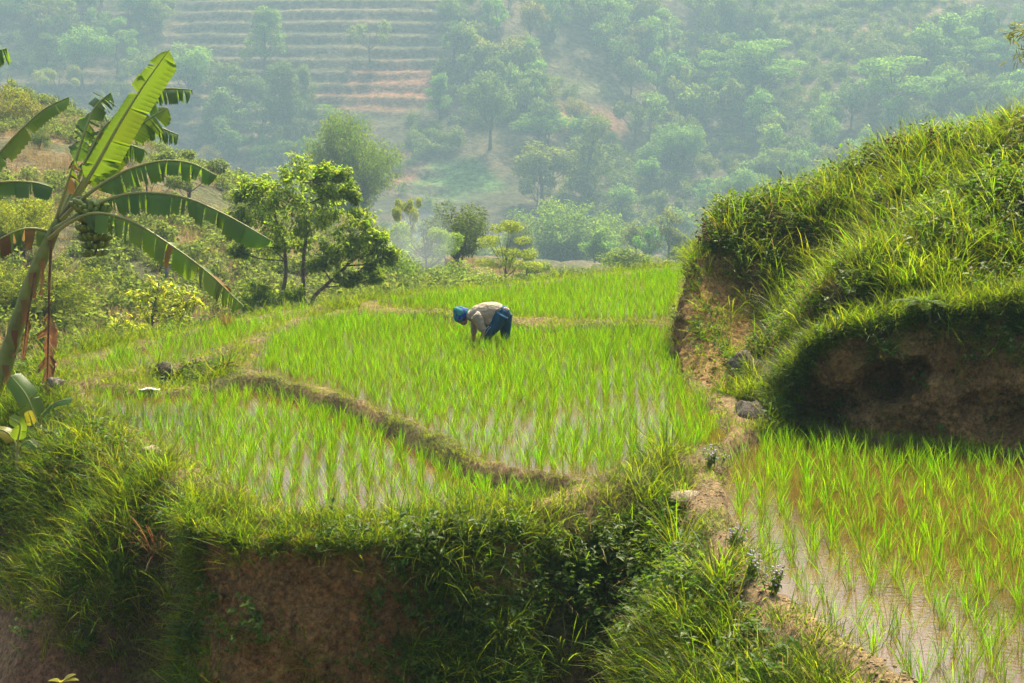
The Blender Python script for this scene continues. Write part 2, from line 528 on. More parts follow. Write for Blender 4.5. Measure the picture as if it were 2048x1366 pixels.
def set_tint(me, C):
    a = me.color_attributes.new('tint', 'FLOAT_COLOR', 'POINT')
    a.data.foreach_set('color', np.concatenate([C, np.ones((len(C), 1))], 1).astype(np.float32).ravel())

# near ground sheet
xs = np.concatenate([np.arange(-16, -8, .3), np.arange(-8, 7.5, .08), np.arange(7.5, 14, .25)])
ys = np.concatenate([np.arange(-4, 6.5, .3), np.arange(6.5, 17, .065), np.arange(17, 24, .08), np.arange(24, 42, .14)])
GX, GY = np.meshgrid(xs, ys)
GZ, GD, Gds, Gq, Ge, Gs, Gfr = near(GX, GY, True)
me = fast_mesh('terrace_ground', np.stack([GX, GY, GZ], 2).reshape(-1, 3), [grid_faces(len(xs), len(ys))], M['ground'], True)
nz = fbm(GX * 1.5, GY * 1.5, 9, 4)[..., None]
soil = np.array([.20, .125, .07]); dry = np.array([.30, .22, .115]); moss = np.array([.10, .12, .03]); mud = np.array([.11, .07, .035])
C = soil + (dry - soil) * np.clip(.45 + .6 * nz, 0, 1)
turfy = ((GD > .0) & (Ge <= 0.5) & (Gq < 0))[..., None] * np.clip(.45 - nz * .9, 0, .9)
C = C + (moss - C) * turfy
Grz = sstep(4.1, 3.4, GX) * sstep(16.6, 17.4, GY) * sstep(24.5, 22.5, GY)
wild = (((Ge > .2) | (Gq > .25 + .9 * Grz)) & (GZ > -1.6))[..., None] * np.clip(.75 + .4 * nz, 0, 1) * .7
C = C + (moss * .7 - C) * wild
C = np.where((GD < .03)[..., None], mud, C)
set_tint(me, C.reshape(-1, 3))
g = link('ground', me)
tag(g, 'terraced earth ground with grassy bunds between the paddies', 'ground', kind='structure')

# ------------------------------------------------------------------ paddy water
def watermat():
    m, n, l = new_mat('paddy_water')
    out = n.new('ShaderNodeOutputMaterial')
    tc = n.new('ShaderNodeTexCoord')
    n1 = n.new('ShaderNodeTexNoise'); l.new(tc.outputs['Object'], n1.inputs['Vector']); setin(n1, Scale=1.2, Detail=4.0)
    r = ramp(n, [(.3, (.075, .042, .010)), (.6, (.12, .068, .018)), (.8, (.17, .10, .035))]); l.new(n1.outputs[0], r.inputs[0])
    p = n.new('ShaderNodeBsdfPrincipled'); l.new(r.outputs[0], p.inputs['Base Color'])
    setin(p, Roughness=.03, IOR=2.0); p.inputs['Specular IOR Level'].default_value = .5
    mp = n.new('ShaderNodeMapping'); mp.inputs['Scale'].default_value = (.7, 1.0, 1); l.new(tc.outputs['Object'], mp.inputs[0])
    n2 = n.new('ShaderNodeTexNoise'); l.new(mp.outputs[0], n2.inputs['Vector']); setin(n2, Scale=26.0, Detail=3.0)
    b = n.new('ShaderNodeBump'); setin(b, Strength=.13, Distance=.02); l.new(n2.outputs[0], b.inputs['Height']); l.new(b.outputs[0], p.inputs['Normal'])
    l.new(p.outputs[0], out.inputs[0])
    return m
M['water'] = watermat()
WL = dict(mid='shallow water of the paddy where the worker bends', low='shallow water of the curved paddy below the mossy bund',
          right='brown shallow water of the paddy beside the dirt path', up='shallow water of the raised paddy behind the worker', strip='shallow water of the narrow paddy strip by the path')
for k, P in PAD.items():
    c = P.mean(0)
    n_ = len(P)
    me = bpy.data.meshes.new('water')
    # push the outline outwards under the bund
    Q = []
    for i in range(n_):
        t = P[(i + 1) % n_] - P[i - 1]
        nn = np.array([t[1], -t[0]]); nn /= np.linalg.norm(nn)
        q = P[i] + nn * .06
        if poly_sd(P, np.array([q[0]]), np.array([q[1]]))[0] < 0: q = P[i] - nn * .06
        Q.append((q[0], q[1], LV[k]))
    me.from_pydata(Q, [], [list(range(n_))])
    me.materials.append(M['water'])
    o = link('water', me)
    tag(o, WL[k], 'water', kind='structure')

# ------------------------------------------------------------------ steep earth faces (true overhanging skins in front of the ground sheet)
def resample(P, n):
    P = np.asarray(P, float)
    s = np.concatenate([[0], np.cumsum(np.linalg.norm(np.diff(P, axis=0), axis=1))])
    t = np.linspace(0, s[-1], n)
    return np.stack([np.interp(t, s, P[:, k]) for k in range(3)], 1)

SKIN = {}
def skin(key, name, base, top, nu, nv, amp, label, lean=.0, holes=(), hook=.55, seed=0, ridge=.0):
    B, T = resample(base, nu), resample(top, nu)
    B = B + 0; T = T + 0
    for A in (B, T):
        for k in (0, 1):
            A[:, k] = np.convolve(np.pad(A[:, k], 6, mode='edge'), np.ones(13) / 13, 'valid')
    tan = np.gradient((B + T) / 2, axis=0)
    nrm = np.stack([tan[:, 1], -tan[:, 0], np.zeros(nu)], 1)
    nrm /= np.linalg.norm(nrm, axis=1)[:, None]
    if (nrm[:, 1].mean() > 0 and abs(nrm[:, 1].mean()) > .2) : nrm = -nrm
    vv = np.linspace(-.12, 1.0, nv)
    V = []
    for v in vv:
        P = B + (T - B) * v
        V.append(P)
    V = np.stack(V, 1)                      # nu,nv,3
    X, Y, Z = V[..., 0], V[..., 1], V[..., 2]
    U, W = np.meshgrid(np.linspace(0, 1, nu), vv, indexing='ij')
    dsp = amp * fbm(X * 1.5 + seed, Y * 1.5, Z * 1.5, 5) + amp * .35 * fbm(X * 7, Y * 7, Z * 5 + seed, 3) + ridge * fbm(X * 3.0 + seed, Y * 3.0, Z * .35, 3)
    dsp += .028 * np.abs(fbm(X * 5 + seed, Y * 5, Z * 5, 4)) * np.sign(fbm(X * 2, Y * 2, Z * 2 + seed, 2)) + .02 * fbm(X * 14, Y * 14, Z * 14, 2)
    dsp += lean * np.sin(np.clip(W, 0, 1) * math.pi)
    for (hu, hv, ru, rv, dep) in holes:
        rr = ((U - hu) / ru) ** 2 + ((W - hv) / rv) ** 2
        nn = 1 + .55 * fbm(X * 2.2, Y * 2.2, Z * 2.2, 3)
        dsp -= dep * sstep(1.0, .15, rr * nn)
    V = V + nrm[:, None, :] * dsp[..., None]
    # hook back into the ground at the top
    rows = []
    for f in (.2, .45, .75, 1.0):
        W = V[:, -1] - nrm * hook * f
        zg = near(W[:, 0], W[:, 1])
        W[:, 2] = V[:, -1, 2] * (1 - f) + zg * f + .03 * math.sin(f * math.pi)
        rows.append(W[:, None])
    V = np.concatenate([V] + rows, 1)
    nv2 = V.shape[1]
    fc = grid_faces(nv2, nu)
    me = fast_mesh(name, V.reshape(-1, 3), [fc], M['earth'], True)
    o = link(name, me)
    tag(o, label, 'earth bank', kind='structure')
    SKIN[key] = (V, nrm)
    return o

skin('cave', 'earth_bank', [onz(u, v, z) for u, v, z in [(1505, 868, -.1), (1560, 858, -.15), (1600, 849, -.15), (1750, 880, -.15), (1900, 896, -.15), (2048, 909, -.15), (2400, 948, -.15)]],
     [at(u, v, d) for u, v, d in [(1545, 800, 16.2), (1572, 765, 16.2), (1610, 722, 15.8), (1690, 662, 15.5), (1850, 632, 15.3), (2048, 606, 15.05), (2400, 570, 14.8)]],
     420, 110, .13, 'overhanging brown earth bank with a dark hollow above the paddy', .10, [(.405, .50, .10, .24, .55), (.35, .36, .09, .2, .2), (.62, .25, .10, .22, .16), (.24, .3, .06, .3, .12), (.8, .4, .1, .25, .15)], .75, 0, .03)
skin('rear', 'earth_bank', [(3.25, 25, .2), onz(1356, 668, 0.05), onz(1346, 712, 0), onz(1366, 748, 0), onz(1398, 785, 0), onz(1440, 832, 0), onz(1475, 862, 0)],
     [(3.5, 25, 1.3), at(1390, 520, 21.6), at(1386, 512, 20.75), at(1402, 580, 20.2), at(1436, 650, 19.6), at(1478, 740, 18.2), at(1520, 800, 17.0)],
     260, 80, .08, 'tall bare earth face at the end of the grassy bank', .03, (), .7, 5, .06)
skin('wall', 'earth_bank', [(-3.15, 12.7, -2.6)] + [onz(u, v, -2.6) for u, v in [(240, 1760), (420, 1775), (600, 1780), (800, 1780), (950, 1775), (1080, 1755)]],
     [onz(u, v, -.13) for u, v in [(402, 1010), (398, 1050), (470, 1068), (600, 1076), (800, 1076), (950, 1064), (1080, 1040)]],
     380, 130, .08, 'steep brown earth wall under the rim of the curved paddy', -.10, (), .5, 9, .04)

# ------------------------------------------------------------------ valley, hill and mountain behind
ctl = [(0, 735, 33), (200, 740, 33), (500, 690, 36), (800, 640, 42), (1200, 640, 48), (1700, 640, 50), (2300, 640, 55), (-500, 720, 33),
       (0, 690, 38), (120, 690, 40), (250, 680, 42), (120, 600, 50), (0, 560, 52), (-300, 560, 50), (0, 450, 64), (150, 470, 62), (300, 560, 55), (420, 600, 53), (500, 620, 52), (600, 625, 55),
       (0, 330, 82), (-300, 330, 80), (150, 350, 80), (300, 430, 72), (450, 470, 72), (560, 510, 72),
       (-300, 160, 112), (0, 175, 112), (120, 205, 110), (250, 262, 105), (400, 315, 100), (520, 350, 98), (610, 420, 96),
       (-300, 300, 150), (0, 330, 150), (250, 380, 150), (400, 430, 150), (560, 500, 145),
       (700, 590, 70), (850, 575, 85), (1000, 565, 95), (1200, 560, 110), (680, 525, 125), (820, 530, 130), (1000, 535, 150), (1200, 545, 160), (1400, 555, 150), (1700, 590, 150), (2100, 590, 150), (2600, 590, 150)] + [(u, v, d) for u in range(-900, 3100, 400) for v, d in ((535, 230), (525, 320))]
CT = [at(*c) for c in ctl]
for u in range(-900, 3100, 250):
    for v in (505, 430, 350, 270, 190, 110, 30, -50, -125):
        sp = -16 * math.exp(-((u - 960) / 130) ** 2) * (v < 330) + 16 * math.exp(-((u - 1330) / 120) ** 2) - 12 * math.exp(-((u - 1800) / 200) ** 2) * (v < 350) + 10 * math.exp(-((u - 330) / 90) ** 2)
        CT.append(at(u, v, 410 + (505 - v) * .36 + sp))
    p = at(u, -125, 637); CT.append(p + np.array([0, 160, -30]))
HB = RBF(CT)
STEP = 5.2

def hill_base(X, Y):
    z = HB(X, Y)
    a = sstep(26, 80, Y)
    b = sstep(250, 450, Y)
    z = z + a * (1 - b) * .9 * fbm(X * .06, Y * .06, 1, 4) + b * 4.0 * fbm(X * .012, Y * .012, 5, 4) + .25 * a * fbm(X * .35, Y * .35, 7, 3)
    return z

def terrace_mask(X, Y, Z):
    u, v = proj(np.stack([X, Y, Z], -1))
    a = sstep(330, 380, u + .35 * v) * sstep(900, 850, u - .05 * v + 40 * vnoise(v * .02, v * 0, 3)) * sstep(430, 400, v)
    b = sstep(-200, -100, u) * sstep(330, 290, u + .6 * v) * sstep(215, 195, v) * sstep(10, 35, v)
    c = sstep(1490, 1560, u) * sstep(1900, 1800, u) * sstep(110, 90, v) * .3
    d = sstep(240, 280, u) * sstep(420, 380, u) * sstep(150, 165, v) * sstep(240, 220, v)
    brk = np.clip(.95 + 1.1 * fbm(X * .016, Y * .03, 14, 3), .12, 1)
    return np.clip(np.maximum(np.maximum(a, b), np.maximum(c, d)), 0, 1) * (Y > 250) * brk

def hill(X, Y, extra=False):
    z = hill_base(X, Y)
    m = terrace_mask(X, Y, z)
    k = (z + 3.2 * vnoise(X * .009, Y * .009, 4) + .8 * vnoise(X * .04, Y * .04, 9)) / STEP
    fl = np.floor(k); fr = k - fl
    g_ = np.where(fr < .74, fr / .74 * .26, .26 + (fr - .74) / .26 * .74)
    zt = z + (g_ - fr) * STEP
    z2 = z + (zt - z) * m
    if extra: return z2, m, fr
    return z2

def patches(X, Y, Z):
    """bare red soil, tan tracks and green plots seen on the far slope"""
    u, v = proj(np.stack([X, Y, Z], -1))
    nzz = fbm(X * .05, Y * .05, 2, 4)
    C = np.array([.10, .10, .04]) + np.clip(.4 + .7 * nzz, 0, 1)[..., None] * (np.array([.20, .17, .08]) - np.array([.085, .10, .04]))
    def blend(mask, col):
        nonlocal C
        C = C + (np.array(col) - C) * np.clip(mask, 0, 1)[..., None]
    def pol(pts, soft=14):
        return sstep(soft, -soft, poly_sd(pts, u + 16 * nzz, v + 10 * nzz))
    far = (Y > 250)
    red, tan_, grn = (.36, .17, .085), (.42, .30, .17), (.14, .27, .06)
    blend(far * pol([(610, 210), (700, 140), (790, 112), (850, 130), (860, 200), (800, 215)]), red)
    blend(far * pol([(770, 345), (850, 340), (880, 360), (800, 385)]), red)
    blend(far * pol([(730, 300), (850, 290), (850, 325), (740, 330)]) * .7, red)
    blend(far * pol([(860, 330), (960, 320), (1000, 370), (880, 400), (830, 390)]), grn)
    blend(far * pol([(1040, 190), (1200, 210), (1260, 250), (1180, 290), (1060, 240)]) * .8, red)
    blend(far * pol([(1250, 330), (1360, 420), (1370, 520), (1270, 520), (1240, 420)]) * .8, tan_)
    blend(far * pol([(1520, 40), (1740, 40), (1740, 75), (1520, 75)]) * .9, tan_)
    blend(far * pol([(1690, 100), (1760, 80), (1800, 85), (1740, 130), (1690, 150)]), tan_)
    blend(far * pol([(1590, 200), (1640, 160), (1660, 165), (1610, 205)], 7), tan_)
    blend(far * pol([(1830, 50), (1900, 0), (1960, -40), (1975, -30), (1850, 60)], 7), tan_)
    blend(far * pol([(1060, 150), (1240, 165), (1240, 185), (1060, 178)]) * .6, (.30, .32, .12))
    # nearer hill: dry grass
    nh = (Y < 250)
    n3 = fbm(X * .13, Y * .13, 12, 4)
    blend(nh * np.clip(.35 + n3, 0, 1), (.22, .17, .075))
    blend(nh * np.clip(.45 - n3 * 1.2, 0, .9), (.09, .11, .035))
    return C

def hill_sheet(name, xs, ys, mat, label):
    X, Y = np.meshgrid(xs, ys)
    Z, m, fr = hill(X, Y, True)
    me = fast_mesh(name, np.stack([X, Y, Z], 2).reshape(-1, 3), [grid_faces(len(xs), len(ys))], mat, True)
    C = patches(X, Y, Z)
    ris = (m * (fr > .74))[..., None]
    C = C + (np.array([.15, .125, .075]) - C) * ris * .7
    lip = (m * (fr < .25))[..., None]
    C = C + (np.array([.26, .23, .10]) - C) * lip * (.25 + .5 * np.clip(fbm(X * .03, Y * .1, 4, 3), 0, 1))[..., None]
    set_tint(me, C.reshape(-1, 3))
    o = link(name, me)
    tag(o, label, 'hillside', kind='structure')

hill_sheet('valley_hillside', np.concatenate([np.arange(-200, -60, 4), np.arange(-60, 60, .9), np.arange(60, 230, 4)]), np.concatenate([np.arange(26, 120, .7), np.arange(120, 370.1, 2.5)]), M['hill'], 'dry grassy hillside falling into the valley behind the paddies')
hill_sheet('mountain', np.concatenate([np.arange(-520, -260, 8), np.arange(-260, 280, 2.2), np.arange(280, 620, 8)]), np.concatenate([np.arange(369.5, 640, .9), np.arange(640, 800, 8)]), M['mountain'], 'hazy far mountainside with stepped dry terraces and woods')

DD = np.concatenate([np.arange(28, 120, .25), np.arange(120, 760, .7)])
def hit(u, v, dmin=28):
    r = ray(u, v)
    P = np.array([0, 0, CAMZ])[None] + r[None] * DD[:, None]
    Z = hill(P[:, 0], P[:, 1])
    ok = np.where((P[:, 2] <= Z) & (DD >= dmin))[0]
    i = ok[0] if len(ok) else len(DD) - 1
    p = P[i].copy(); p[2] = Z[i]
    return p

# ------------------------------------------------------------------ scattering (one object per mass of uncountable plants)
def proto_coll(name, meshes):
    return meshes

def scatter(name, P, rot, scl, idx, protos, label, cat, sclz=None):
    """many plants of one mass, merged into one mesh (vertex attribute hgt = height along the plant, 0 to 1)"""
    P = np.asarray(P, float); rot = np.asarray(rot, float); idx = np.asarray(idx)
    s = np.asarray(scl, float); z_ = s if sclz is None else np.asarray(sclz, float)
    cx, sx_, cy_, sy_, cz, sz_ = np.cos(rot[:, 0]), np.sin(rot[:, 0]), np.cos(rot[:, 1]), np.sin(rot[:, 1]), np.cos(rot[:, 2]), np.sin(rot[:, 2])
    Mx = np.empty((len(P), 3, 3))
    Mx[:, 0, 0] = cz * cy_; Mx[:, 0, 1] = cz * sy_ * sx_ - sz_ * cx; Mx[:, 0, 2] = cz * sy_ * cx + sz_ * sx_
    Mx[:, 1, 0] = sz_ * cy_; Mx[:, 1, 1] = sz_ * sy_ * sx_ + cz * cx; Mx[:, 1, 2] = sz_ * sy_ * cx - cz * sx_
    Mx[:, 2, 0] = -sy_; Mx[:, 2, 1] = cy_ * sx_; Mx[:, 2, 2] = cy_ * cx
    Mx = Mx * np.stack([s, s, z_], 1)[:, None, :]
    Vs, Ls, Ss, Hs, Ms, off = [], [], [], [], [], 0
    mats = []
    for i, me in enumerate(protos):
        k = np.where(idx == i)[0]
        if not len(k): continue
        V, L, S = proto_data(me)
        W = np.einsum('nij,vj->nvi', Mx[k], V) + P[k][:, None, :]
        n, nv = len(k), len(V)
        Vs.append(W.reshape(-1, 3))
        Ls.append((L[None, :] + (np.arange(n) * nv)[:, None]).ravel() + off)
        Ss.append(np.tile(S, n))
        Hs.append(np.tile(V[:, 2] / max(1e-6, V[:, 2].max()), n))
        mt = me.materials[0]
        if mt not in mats: mats.append(mt)
        Ms.append(np.full(n * len(S), mats.index(mt), np.int32))
        off += n * nv
    me = bpy.data.meshes.new(name)
    V = np.concatenate(Vs).astype(np.float32); L = np.concatenate(Ls).astype(np.int32); S = np.concatenate(Ss).astype(np.int32)
    st = np.concatenate([[0], np.cumsum(S)[:-1]]).astype(np.int32)
    me.vertices.add(len(V)); me.vertices.foreach_set('co', V.ravel())
    me.loops.add(len(L)); me.loops.foreach_set('vertex_index', L)
    me.polygons.add(len(S)); me.polygons.foreach_set('loop_start', st)
    for m_ in mats: me.materials.append(m_)
    me.polygons.foreach_set('material_index', np.concatenate(Ms))
    me.update(calc_edges=True)
    at_ = me.attributes.new('hgt', 'FLOAT', 'POINT'); at_.data.foreach_set('value', np.concatenate(Hs).astype(np.float32))
    o = link(name, me)
    tag(o, label, cat, kind='stuff')
    return o

def scatter_gn(name, P, rot, scl, idx, protos, label, cat, sclz=None):
    """the same for masses too large to merge: geometry-node instances in one object"""
    coll = bpy.data.collections.new(name + '_sources')
    for i, me in enumerate(protos):
        coll.objects.link(bpy.data.objects.new('%s_source_%02d' % (name, i), me))
    P = np.asarray(P, np.float32)
    n = len(P)
    me = bpy.data.meshes.new(name)
    me.vertices.add(n); me.vertices.foreach_set('co', P.ravel())
    a = me.attributes.new('rot', 'FLOAT_VECTOR', 'POINT'); a.data.foreach_set('vector', np.asarray(rot, np.float32).ravel())
    s = np.asarray(scl, np.float32)
    s3 = np.stack([s, s, s if sclz is None else np.asarray(sclz, np.float32)], 1)
    a = me.attributes.new('scl', 'FLOAT_VECTOR', 'POINT'); a.data.foreach_set('vector', s3.ravel())
    a = me.attributes.new('idx', 'INT', 'POINT'); a.data.foreach_set('value', np.asarray(idx, np.int32))
    o = link(name, me)
    ng = bpy.data.node_groups.new(name + '_nodes', 'GeometryNodeTree')
    ng.interface.new_socket('Geometry', in_out='INPUT', socket_type='NodeSocketGeometry')
    ng.interface.new_socket('Geometry', in_out='OUTPUT', socket_type='NodeSocketGeometry')
    gi = ng.nodes.new('NodeGroupInput'); go = ng.nodes.new('NodeGroupOutput')
    ip = ng.nodes.new('GeometryNodeInstanceOnPoints')
    ci = ng.nodes.new('GeometryNodeCollectionInfo')
    ci.inputs['Collection'].default_value = coll
    ci.inputs['Separate Children'].default_value = True
    ci.inputs['Reset Children'].default_value = True
    def na(nm, dt):
        k = ng.nodes.new('GeometryNodeInputNamedAttribute'); k.data_type = dt; k.inputs['Name'].default_value = nm
        return k.outputs['Attribute']
    e2r = ng.nodes.new('FunctionNodeEulerToRotation')
    ng.links.new(na('rot', 'FLOAT_VECTOR'), e2r.inputs[0])
    ng.links.new(gi.outputs[0], ip.inputs['Points'])
    ng.links.new(ci.outputs[0], ip.inputs['Instance'])
    ip.inputs['Pick Instance'].default_value = True
    ng.links.new(na('idx', 'INT'), ip.inputs['Instance Index'])
    ng.links.new(e2r.outputs[0], ip.inputs['Rotation'])
    ng.links.new(na('scl', 'FLOAT_VECTOR'), ip.inputs['Scale'])
    ng.links.new(ip.outputs[0], go.inputs[0])
    md = o.modifiers.new('scatter', 'NODES'); md.node_group = ng
    tag(o, label, cat, kind='stuff')
    return o

_pd = {}
def proto_data(me):
    if me.name not in _pd:
        V = np.empty(len(me.vertices) * 3, np.float32); me.vertices.foreach_get('co', V)
        L = np.empty(len(me.loops), np.int32); me.loops.foreach_get('vertex_index', L)
        S = np.empty(len(me.polygons), np.int32); me.polygons.foreach_get('loop_total', S)
        _pd[me.name] = (V.reshape(-1, 3).astype(float), L, S)
    return _pd[me.name]

def variants(n, fn, name, mat):
    out = []
    for i in range(n):
        mb = MB(); fn(mb, i)
        me = mb.mesh('%s_%02d' % (name, i), mat)
        V = np.concatenate(mb.V)[:, 2]
        at_ = me.attributes.new('hgt', 'FLOAT', 'POINT'); at_.data.foreach_set('value', (V / max(1e-6, V.max())).astype(np.float32))
        out.append(me)
    return out

def weed(mb, i, nst=6, h=(.08, .26), lf=(.032, .06), nl=6):
    for _ in range(nst):
        a = RNG.uniform(0, 6.28); H = RNG.uniform(*h); ln = RNG.uniform(.1, .8)
        tip = np.array([math.cos(a) * H * ln, math.sin(a) * H * ln, H])
        b = np.array([RNG.normal() * .03, RNG.normal() * .03, 0])
        mb.add([b - [.002, 0, 0], b + [.002, 0, 0], b + tip], [(0, 1, 2)])
        k = RNG.uniform(.25, 1.0, nl)[:, None]
        Cn = b + tip * k
        D = rdir(nl); D[:, 2] = np.abs(D[:, 2]) * .35
        N = rdir(nl) * .5 + np.array([0, 0, 1.0])
        L = RNG.uniform(lf[0], lf[1], nl)
        mb.add(*leaf_cards(Cn, D, N, L, L * RNG.uniform(.4, .62, nl)))

rice_m = variants(8, lambda mb, i: blades(mb, 12 + i % 4, (.16, .34), .010, (2, 20), (4, 45), (.0036, .006), 3, .018), 'rice_clump', M['rice'])
rice_c = proto_coll('rice_clump', rice_m)
long_c = proto_coll('long_grass', variants(8, lambda mb, i: blades(mb, 20, (.16, .58), .05, (5, 42), (15, 85), (.0055, .0105), 3, .04), 'long_grass', M['grass']))
turf_c = proto_coll('short_turf', variants(6, lambda mb, i: blades(mb, 18, (.035, .13), .045, (5, 60), (10, 70), (.004, .007), 2, .05), 'short_turf', M['turf']) +
                    variants(2, lambda mb, i: blades(mb, 16, (.03, .10), .05, (15, 75), (5, 60), (.003, .006), 2, .05), 'short_turf_dry', M['straw']))
weed_c = proto_coll('leafy_weed', variants(7, lambda mb, i: weed(mb, i), 'leafy_weed', M['weed']))
straw_c = proto_coll('dry_grass', variants(5, lambda mb, i: blades(mb, 22, (.15, .45), .05, (10, 60), (20, 90), (.004, .008), 3, .04), 'dry_grass', M['straw']))

def yaw_rots(n, tilt=.12):
    return np.stack([RNG.normal(0, tilt, n), RNG.normal(0, tilt, n), RNG.uniform(0, 6.283, n)], 1)

def in_view(P, mu=170, mv=170):
    u, v = proj(P)
    return (u > -mu) & (u < 2048 + mu) & (v < 1366 + mv) & (v > -mv - 100)

# ------------------------------------------------------------------ rice
RSP = dict(mid=(.15, .075, R(-4)), low=(.17, .08, R(6)), right=(.185, .11, R(-9)), up=(.155, .085, R(-5)), strip=(.16, .10, R(-10)))
RH = dict(mid=.86, low=.88, right=.98, up=.84, strip=.92)
RLAB = dict(mid='bright green rice rows around the bending worker', low='bright green rice rows in the curved paddy above the earth wall',
            right='rice rows in the brown water paddy under the hollowed bank', up='dense rice in the raised paddy behind the worker', strip='sparse rice on the narrow strip beyond the path')
person_xy = at(985, 690, 21.7)[:2]
for k, P in PAD.items():
    sx, sy, an = RSP[k]
    c = P.mean(0)
    r_ = np.abs(P - c).max() * 1.5
    gx, gy = np.meshgrid(np.arange(-r_, r_, sx), np.arange(-r_, r_, sy))
    gx = gx + .07 * fbm(gx * .4, gy * .4, 2, 2) + RNG.normal(0, .032, gx.shape); gy = gy + RNG.normal(0, .03, gy.shape)
    X = (c[0] + gx * math.cos(an) - gy * math.sin(an)).ravel(); Y = (c[1] + gx * math.sin(an) + gy * math.cos(an)).ravel()
    d = poly_sd(P, X, Y)
    gap = vnoise(X * .8, Y * .8, 40)
    ok = (d < -.04) & (RNG.random(len(X)) > .12 + .30 * (gap > .3))
    X, Y, d = X[ok], Y[ok], d[ok]
    Z = np.full(len(X), LV[k] - .02)
    pts = np.stack([X, Y, Z], 1)
    ok = in_view(pts, 430, 260)
    if k == 'mid':
        ok &= ~((np.abs(X - person_xy[0]) < .42) & (np.abs(Y - person_xy[1] - .02) < .10))
    pts = pts[ok]
    n = len(pts)
    rot = yaw_rots(n, .07)
    s = RNG.uniform(.7, 1.2, n) * RH[k] * (1 + .12 * fbm(pts[:, 0] * .6, pts[:, 1] * .6, 5, 2))
    ix = RNG.integers(0, 8, n)
    if k == 'right':
        u, v = proj(pts)
        vis = np.where((u > 1430) & (u < 2040) & (v < 1400))[0]
        order = vis[np.argsort(pts[vis][:, 1])][:300]
        for q in order:
            o = link('rice_plant', rice_m[ix[q]], None, pts[q])
            o.rotation_euler = rot[q]; o.scale = (s[q],) * 3
            tag(o, 'slender green rice plant in the near water of the paddy beside the dirt path', 'rice plant', 'rice plants nearest the dirt path')
        keep = np.ones(n, bool); keep[order] = False
        pts, rot, s, ix = pts[keep], rot[keep], s[keep], ix[keep]
    scatter('rice', pts, rot, s, ix, rice_c, RLAB[k], 'rice')

# ------------------------------------------------------------------ grass and weeds on the near ground
NS = 480000
sxy = np.stack([RNG.uniform(-9.5, 9.5, NS), RNG.uniform(7, 37, NS)], 1)
keep = RNG.random(NS) < np.clip((14 / sxy[:, 1]) ** 1.2, .12, 1)
sxy = sxy[keep]
sxy = sxy[np.abs(sxy[:, 0]) < sxy[:, 1] * .48 + .3]
X, Y = sxy[:, 0], sxy[:, 1]
Z, D, ds, q, e, s_, fr_ = near(X, Y, True)
h_ = .03
gxx = (near(X + h_, Y) - Z) / h_; gyy = (near(X, Y + h_) - Z) / h_
slope = np.sqrt(gxx ** 2 + gyy ** 2)
P3 = np.stack([X, Y, Z], 1)
view = in_view(P3, 330, 200)
n1 = fbm(X * 1.1, Y * 1.1, 21, 3); n2 = fbm(X * 2.3, Y * 2.3, 33, 3)
U_, V_ = proj(P3)
dR = ds['right']; pathR = (dR > 0) & (dR < .36 + .1 * n2) & (X < 4) & (Y < 14.3)
pathK = (line_d([onz(u, v, 0) for u, v in [(300, 768), (380, 748), (450, 712), (540, 678), (640, 640), (710, 618)]], X, Y) < .22 + .08 * n1)
bund = (D > 0) & (e <= 0) & (q < .02)
area = view & (D > .03) & (q < .02)
outer = view & (e > .0) & (q < .02)
rz_ = sstep(4.1, 3.4, X) * sstep(16.6, 17.4, Y) * sstep(24.5, 22.5, Y)
kn = view & (q > .45 + .40 * fr_ + .85 * rz_ * (n2 > -.7) * (Z < 1.05 + .3 * n1))
rnd = RNG.random(len(X)); rnd2 = RNG.random(len(X))
steep = np.clip(slope / 1.2, 1, 3)
lowz = sstep(-1.75, -.9, Z + .35 * n1)           # bare foot of the banks
wallz = (s_ > 3) & (e > .02)

def put(name, mask, coll, nvar, smin, smax, label, cat, tilt=.15, lean=.0, fn=scatter):
    i = np.where(mask)[0]
    n = len(i)
    rot = yaw_rots(n, tilt)
    if lean:
        # lean out of the slope: rotate about the contour direction
        rot[:, 0] += np.clip(gyy[i], -1.5, 1.5) * -lean * 0
    fn(name, P3[i] - np.array([0, 0, .012]), rot, RNG.uniform(smin, smax, n), RNG.integers(0, nvar, n), coll, label, cat)
    return n

cnt = {}
between = (np.maximum(ds['mid'], ds['low']) < .55) & (D > 0)
cnt['bund'] = put('bund_turf', area & between & (rnd < .62), turf_c, 8, .3, .75, 'low dry turf on the bund between the two middle paddies', 'turf')
cnt['turf'] = put('turf', area & ~between & (e < .5) & (~pathR | (n2 > .25)) & (rnd < np.where(pathK, .13, .42) * np.clip(.75 - n2 * .6, .15, 1)), turf_c, 8, .7, 1.5, 'short turf on the bunds and paddy rims', 'turf')
cnt['rim'] = put('rim_grass', outer & (e < 1.0) & ~pathR & ~wallz & (rnd2 < .18 * np.clip(.8 + n1, .1, 1.6)), long_c, 8, .45, .95, 'longer bright grass along the paddy rims', 'grass')
cnt['bank'] = put('bank_grass', outer & (e >= .25) & ~wallz & (rnd2 < .17 * steep * np.clip(.6 + n1 * 1.2, .06, 1.5) * lowz), long_c, 8, .5, 1.15, 'long arching grass on the near slope', 'grass', .25)
cnt['weedb'] = put('bank_weeds', outer & (e >= .15) & ~wallz & (rnd < .26 * steep * np.clip(.7 - n1 * .9, .1, 1.5) * lowz), weed_c, 7, .6, 1.5, 'low leafy weeds carpeting the near slope', 'weeds', .3)
cnt['dry'] = put('dry_bank_grass', outer & (e >= .1) & (rnd > .985 - .015 * steep) & (lowz > .3), straw_c, 5, .5, 1.1, 'dry straw coloured grass among the slope weeds', 'dry grass', .3, fn=scatter_gn)
